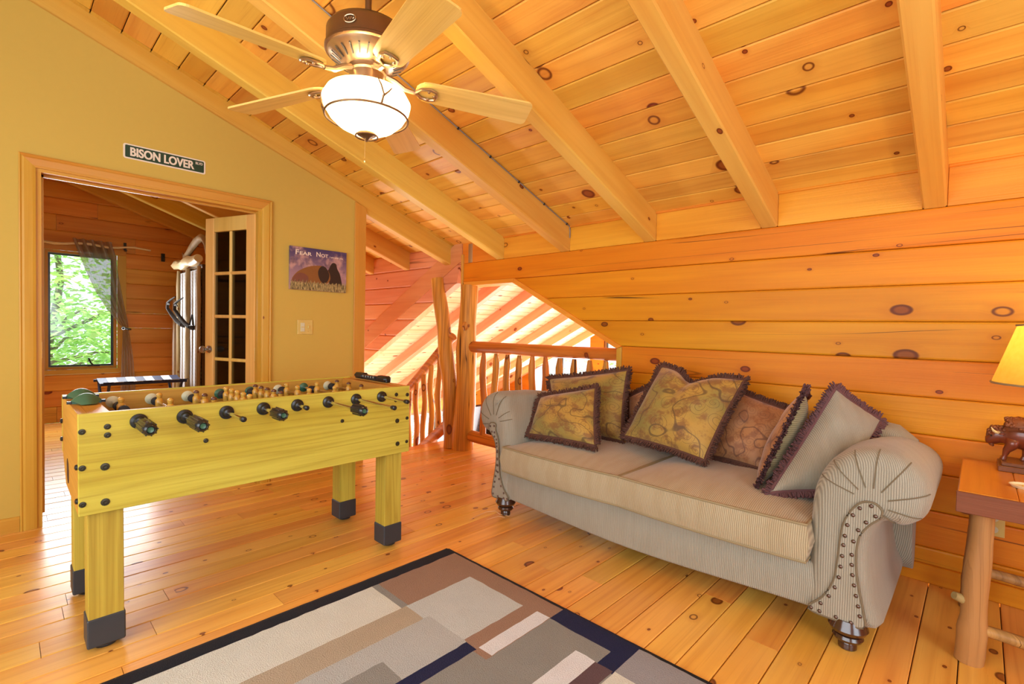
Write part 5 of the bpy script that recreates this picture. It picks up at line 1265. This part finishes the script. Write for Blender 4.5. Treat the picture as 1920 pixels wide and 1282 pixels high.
point('lamp_bulb', (LX, LY, 1.14), 4.4, (1, .70, .34), .03)

bs = thing('bison_statue', 'carved reddish bison figurine with pale horns on a wooden base', 'figurine', (.24, 2.62, .622))
fx0 = .076
st_ = MB().cbox(fx0, .46, 2.535, 2.745, .622, .650, .003).cbox(fx0+.012, .448, 2.547, 2.733, .650, .668, .003).build('base', M['darktop'], bs)
M['bisonmat'] = flat('carved_redwood', (.17, .034, .012), .35, 0, coat=.35)
M['bisonfur'] = flat('carved_redwood_fur', (.20, .06, .02), .55)
by = 2.64; z0 = .668
def loft(secs, n=18, bump=.0, seed=0):
    # secs: (x, y, z, ry, rz)
    vs = []; fs = []
    for i, (x_, y_, z_, a, b) in enumerate(secs):
        for j in range(n):
            q = 2*PI*j/n; k = 1+bump*mnoise.noise(Vector((x_*60, math.cos(q)*2.2+seed, math.sin(q)*2.2)))
            vs.append((x_, y_+a*math.cos(q)*k, z_+b*math.sin(q)*k))
    for i in range(len(secs)-1):
        for j in range(n): fs.append((i*n+j, i*n+(j+1) % n, (i+1)*n+(j+1) % n, (i+1)*n+j))
    fs += [tuple(range(n))[::-1], tuple((len(secs)-1)*n+j for j in range(n))]
    return MB().add(vs, fs)
bdy = loft([(.026, by, .764, .008, .010), (.029, by, .762, .015, .017), (.036, by, .763, .020, .023), (.046, by, .772, .024, .034), (.058, by, .783, .028, .043), (.070, by, .789, .030, .046), (.082, by, .791, .029, .043), (.095, by, .790, .031, .042), (.110, by, .792, .040, .054), (.130, by, .800, .050, .066), (.160, by, .802, .056, .074), (.195, by, .796, .056, .070), (.235, by, .788, .050, .058), (.28, by, .782, .046, .050), (.32, by, .780, .044, .048), (.36, by, .778, .042, .044), (.39, by, .776, .030, .034), (.40, by, .776, .012, .014)], 20, .06)
for lx, ly, lean in ((.112, by-.026, -.010), (.165, by+.028, .01), (.345, by-.026, .012), (.375, by+.026, .02)):
    bdy.tube([(lx+.018, ly, .780), (lx+.012, ly, .745), (lx+lean+.004, ly, .718), (lx+lean-.002, ly, .690), (lx+lean-.006, ly, z0+.006), (lx+lean-.010, ly, z0)], [.032, .025, .016, .010, .012, .014], 10)
bdy.build('body', M['bisonmat'], bs, smooth='all')
fur = loft([(.098, by, .826, .028, .030), (.115, by, .836, .046, .040), (.145, by, .842, .060, .046), (.18, by, .838, .064, .046), (.21, by, .826, .054, .036), (.225, by, .820, .030, .018)], 26, .55, 3)
for i in range(170):
    a = random.uniform(0, PI); xx = random.uniform(.100, .215); rr = .052
    fur.ball((xx, by+rr*1.15*math.cos(a), .836+rr*.88*math.sin(a)), random.uniform(.006, .010), 6, 4)
for i in range(46): fur.ball((random.uniform(.048, .10), by+random.uniform(-.024, .024), random.uniform(.818, .834)), random.uniform(.006, .010), 6, 4)
for i in range(24): fur.ball((random.uniform(.034, .046), by+random.uniform(-.016, .016), random.uniform(.785, .815)), random.uniform(.005, .008), 6, 4)
fur.tube([(.048, by, .748), (.052, by, .736), (.058, by, .728)], [.013, .010, .004], 8)
fur.build('mane', M['bisonfur'], bs, smooth='all')
for s_ in (-1, 1):
    MB().tube([(.074, by+s_*.027, .806), (.068, by+s_*.042, .806), (.056, by+s_*.050, .814), (.046, by+s_*.048, .832)], [.0085, .0075, .006, .0018], 8).build('horn', M['bone'], bs, smooth=True)
    MB().ball((.048, by+s_*.025, .786), .0042, 8, 6).build('eye', M['black'], bs)
    MB().ball((.086, by+s_*.036, .800), (.012, .008, .006), 8, 6).build('ear', M['bisonmat'], bs, smooth='all')
MB().tube([(.395, by, .797), (.415, by, .782), (.42, by, .752), (.418, by, .727)], [.007, .005, .004, .008], 7).build('tail', M['bisonmat'], bs, smooth=True)
bs.location = (.199, 2.848, .622); bs.scale = (.8, .8, .8)

ds = thing('oval_dish', 'pale oval dish holding a small card on the end table', 'dish', (.135, 2.52, .622))
dm = MB(); N_ = 28; vs = []
for (r_, z_) in ((.80, .622), (1.0, .632), (.93, .633), (.78, .626)):
    for j in range(N_): q = 2*PI*j/N_; vs.append((.135+.045*r_*math.cos(q), 2.535+.040*r_*math.sin(q), z_))
dm.add(vs, [(i*N_+j, i*N_+(j+1) % N_, (i+1)*N_+(j+1) % N_, (i+1)*N_+j) for i in range(3) for j in range(N_)]+[tuple(range(N_))[::-1], tuple(range(3*N_, 4*N_))])
dm.build('dish', flat('pale_stone', (.78, .66, .40), .35), ds, smooth=True)
MB().cbox(.125, .160, 2.520, 2.545, .627, .630, .0008).build('card', M['ivory'], ds)

# loose raffia strands by the sofa foot
tw = MB(); tw.tube([(-2.05, 2.155, .004), (-2.11, 2.13, .006), (-2.16, 2.14, .012), (-2.20, 2.10, .004), (-2.19, 2.0, .003), (-2.18, 1.95, .003)], .0022, 5)
tw.tube([(-2.06, 2.12, .004), (-2.09, 2.10, .008), (-2.11, 2.02, .003)], .0018, 5)
tag(tw.build('raffia_strand', M['cord'], smooth=True), 'pale loose strand on the floor by the left sofa foot', 'strand')
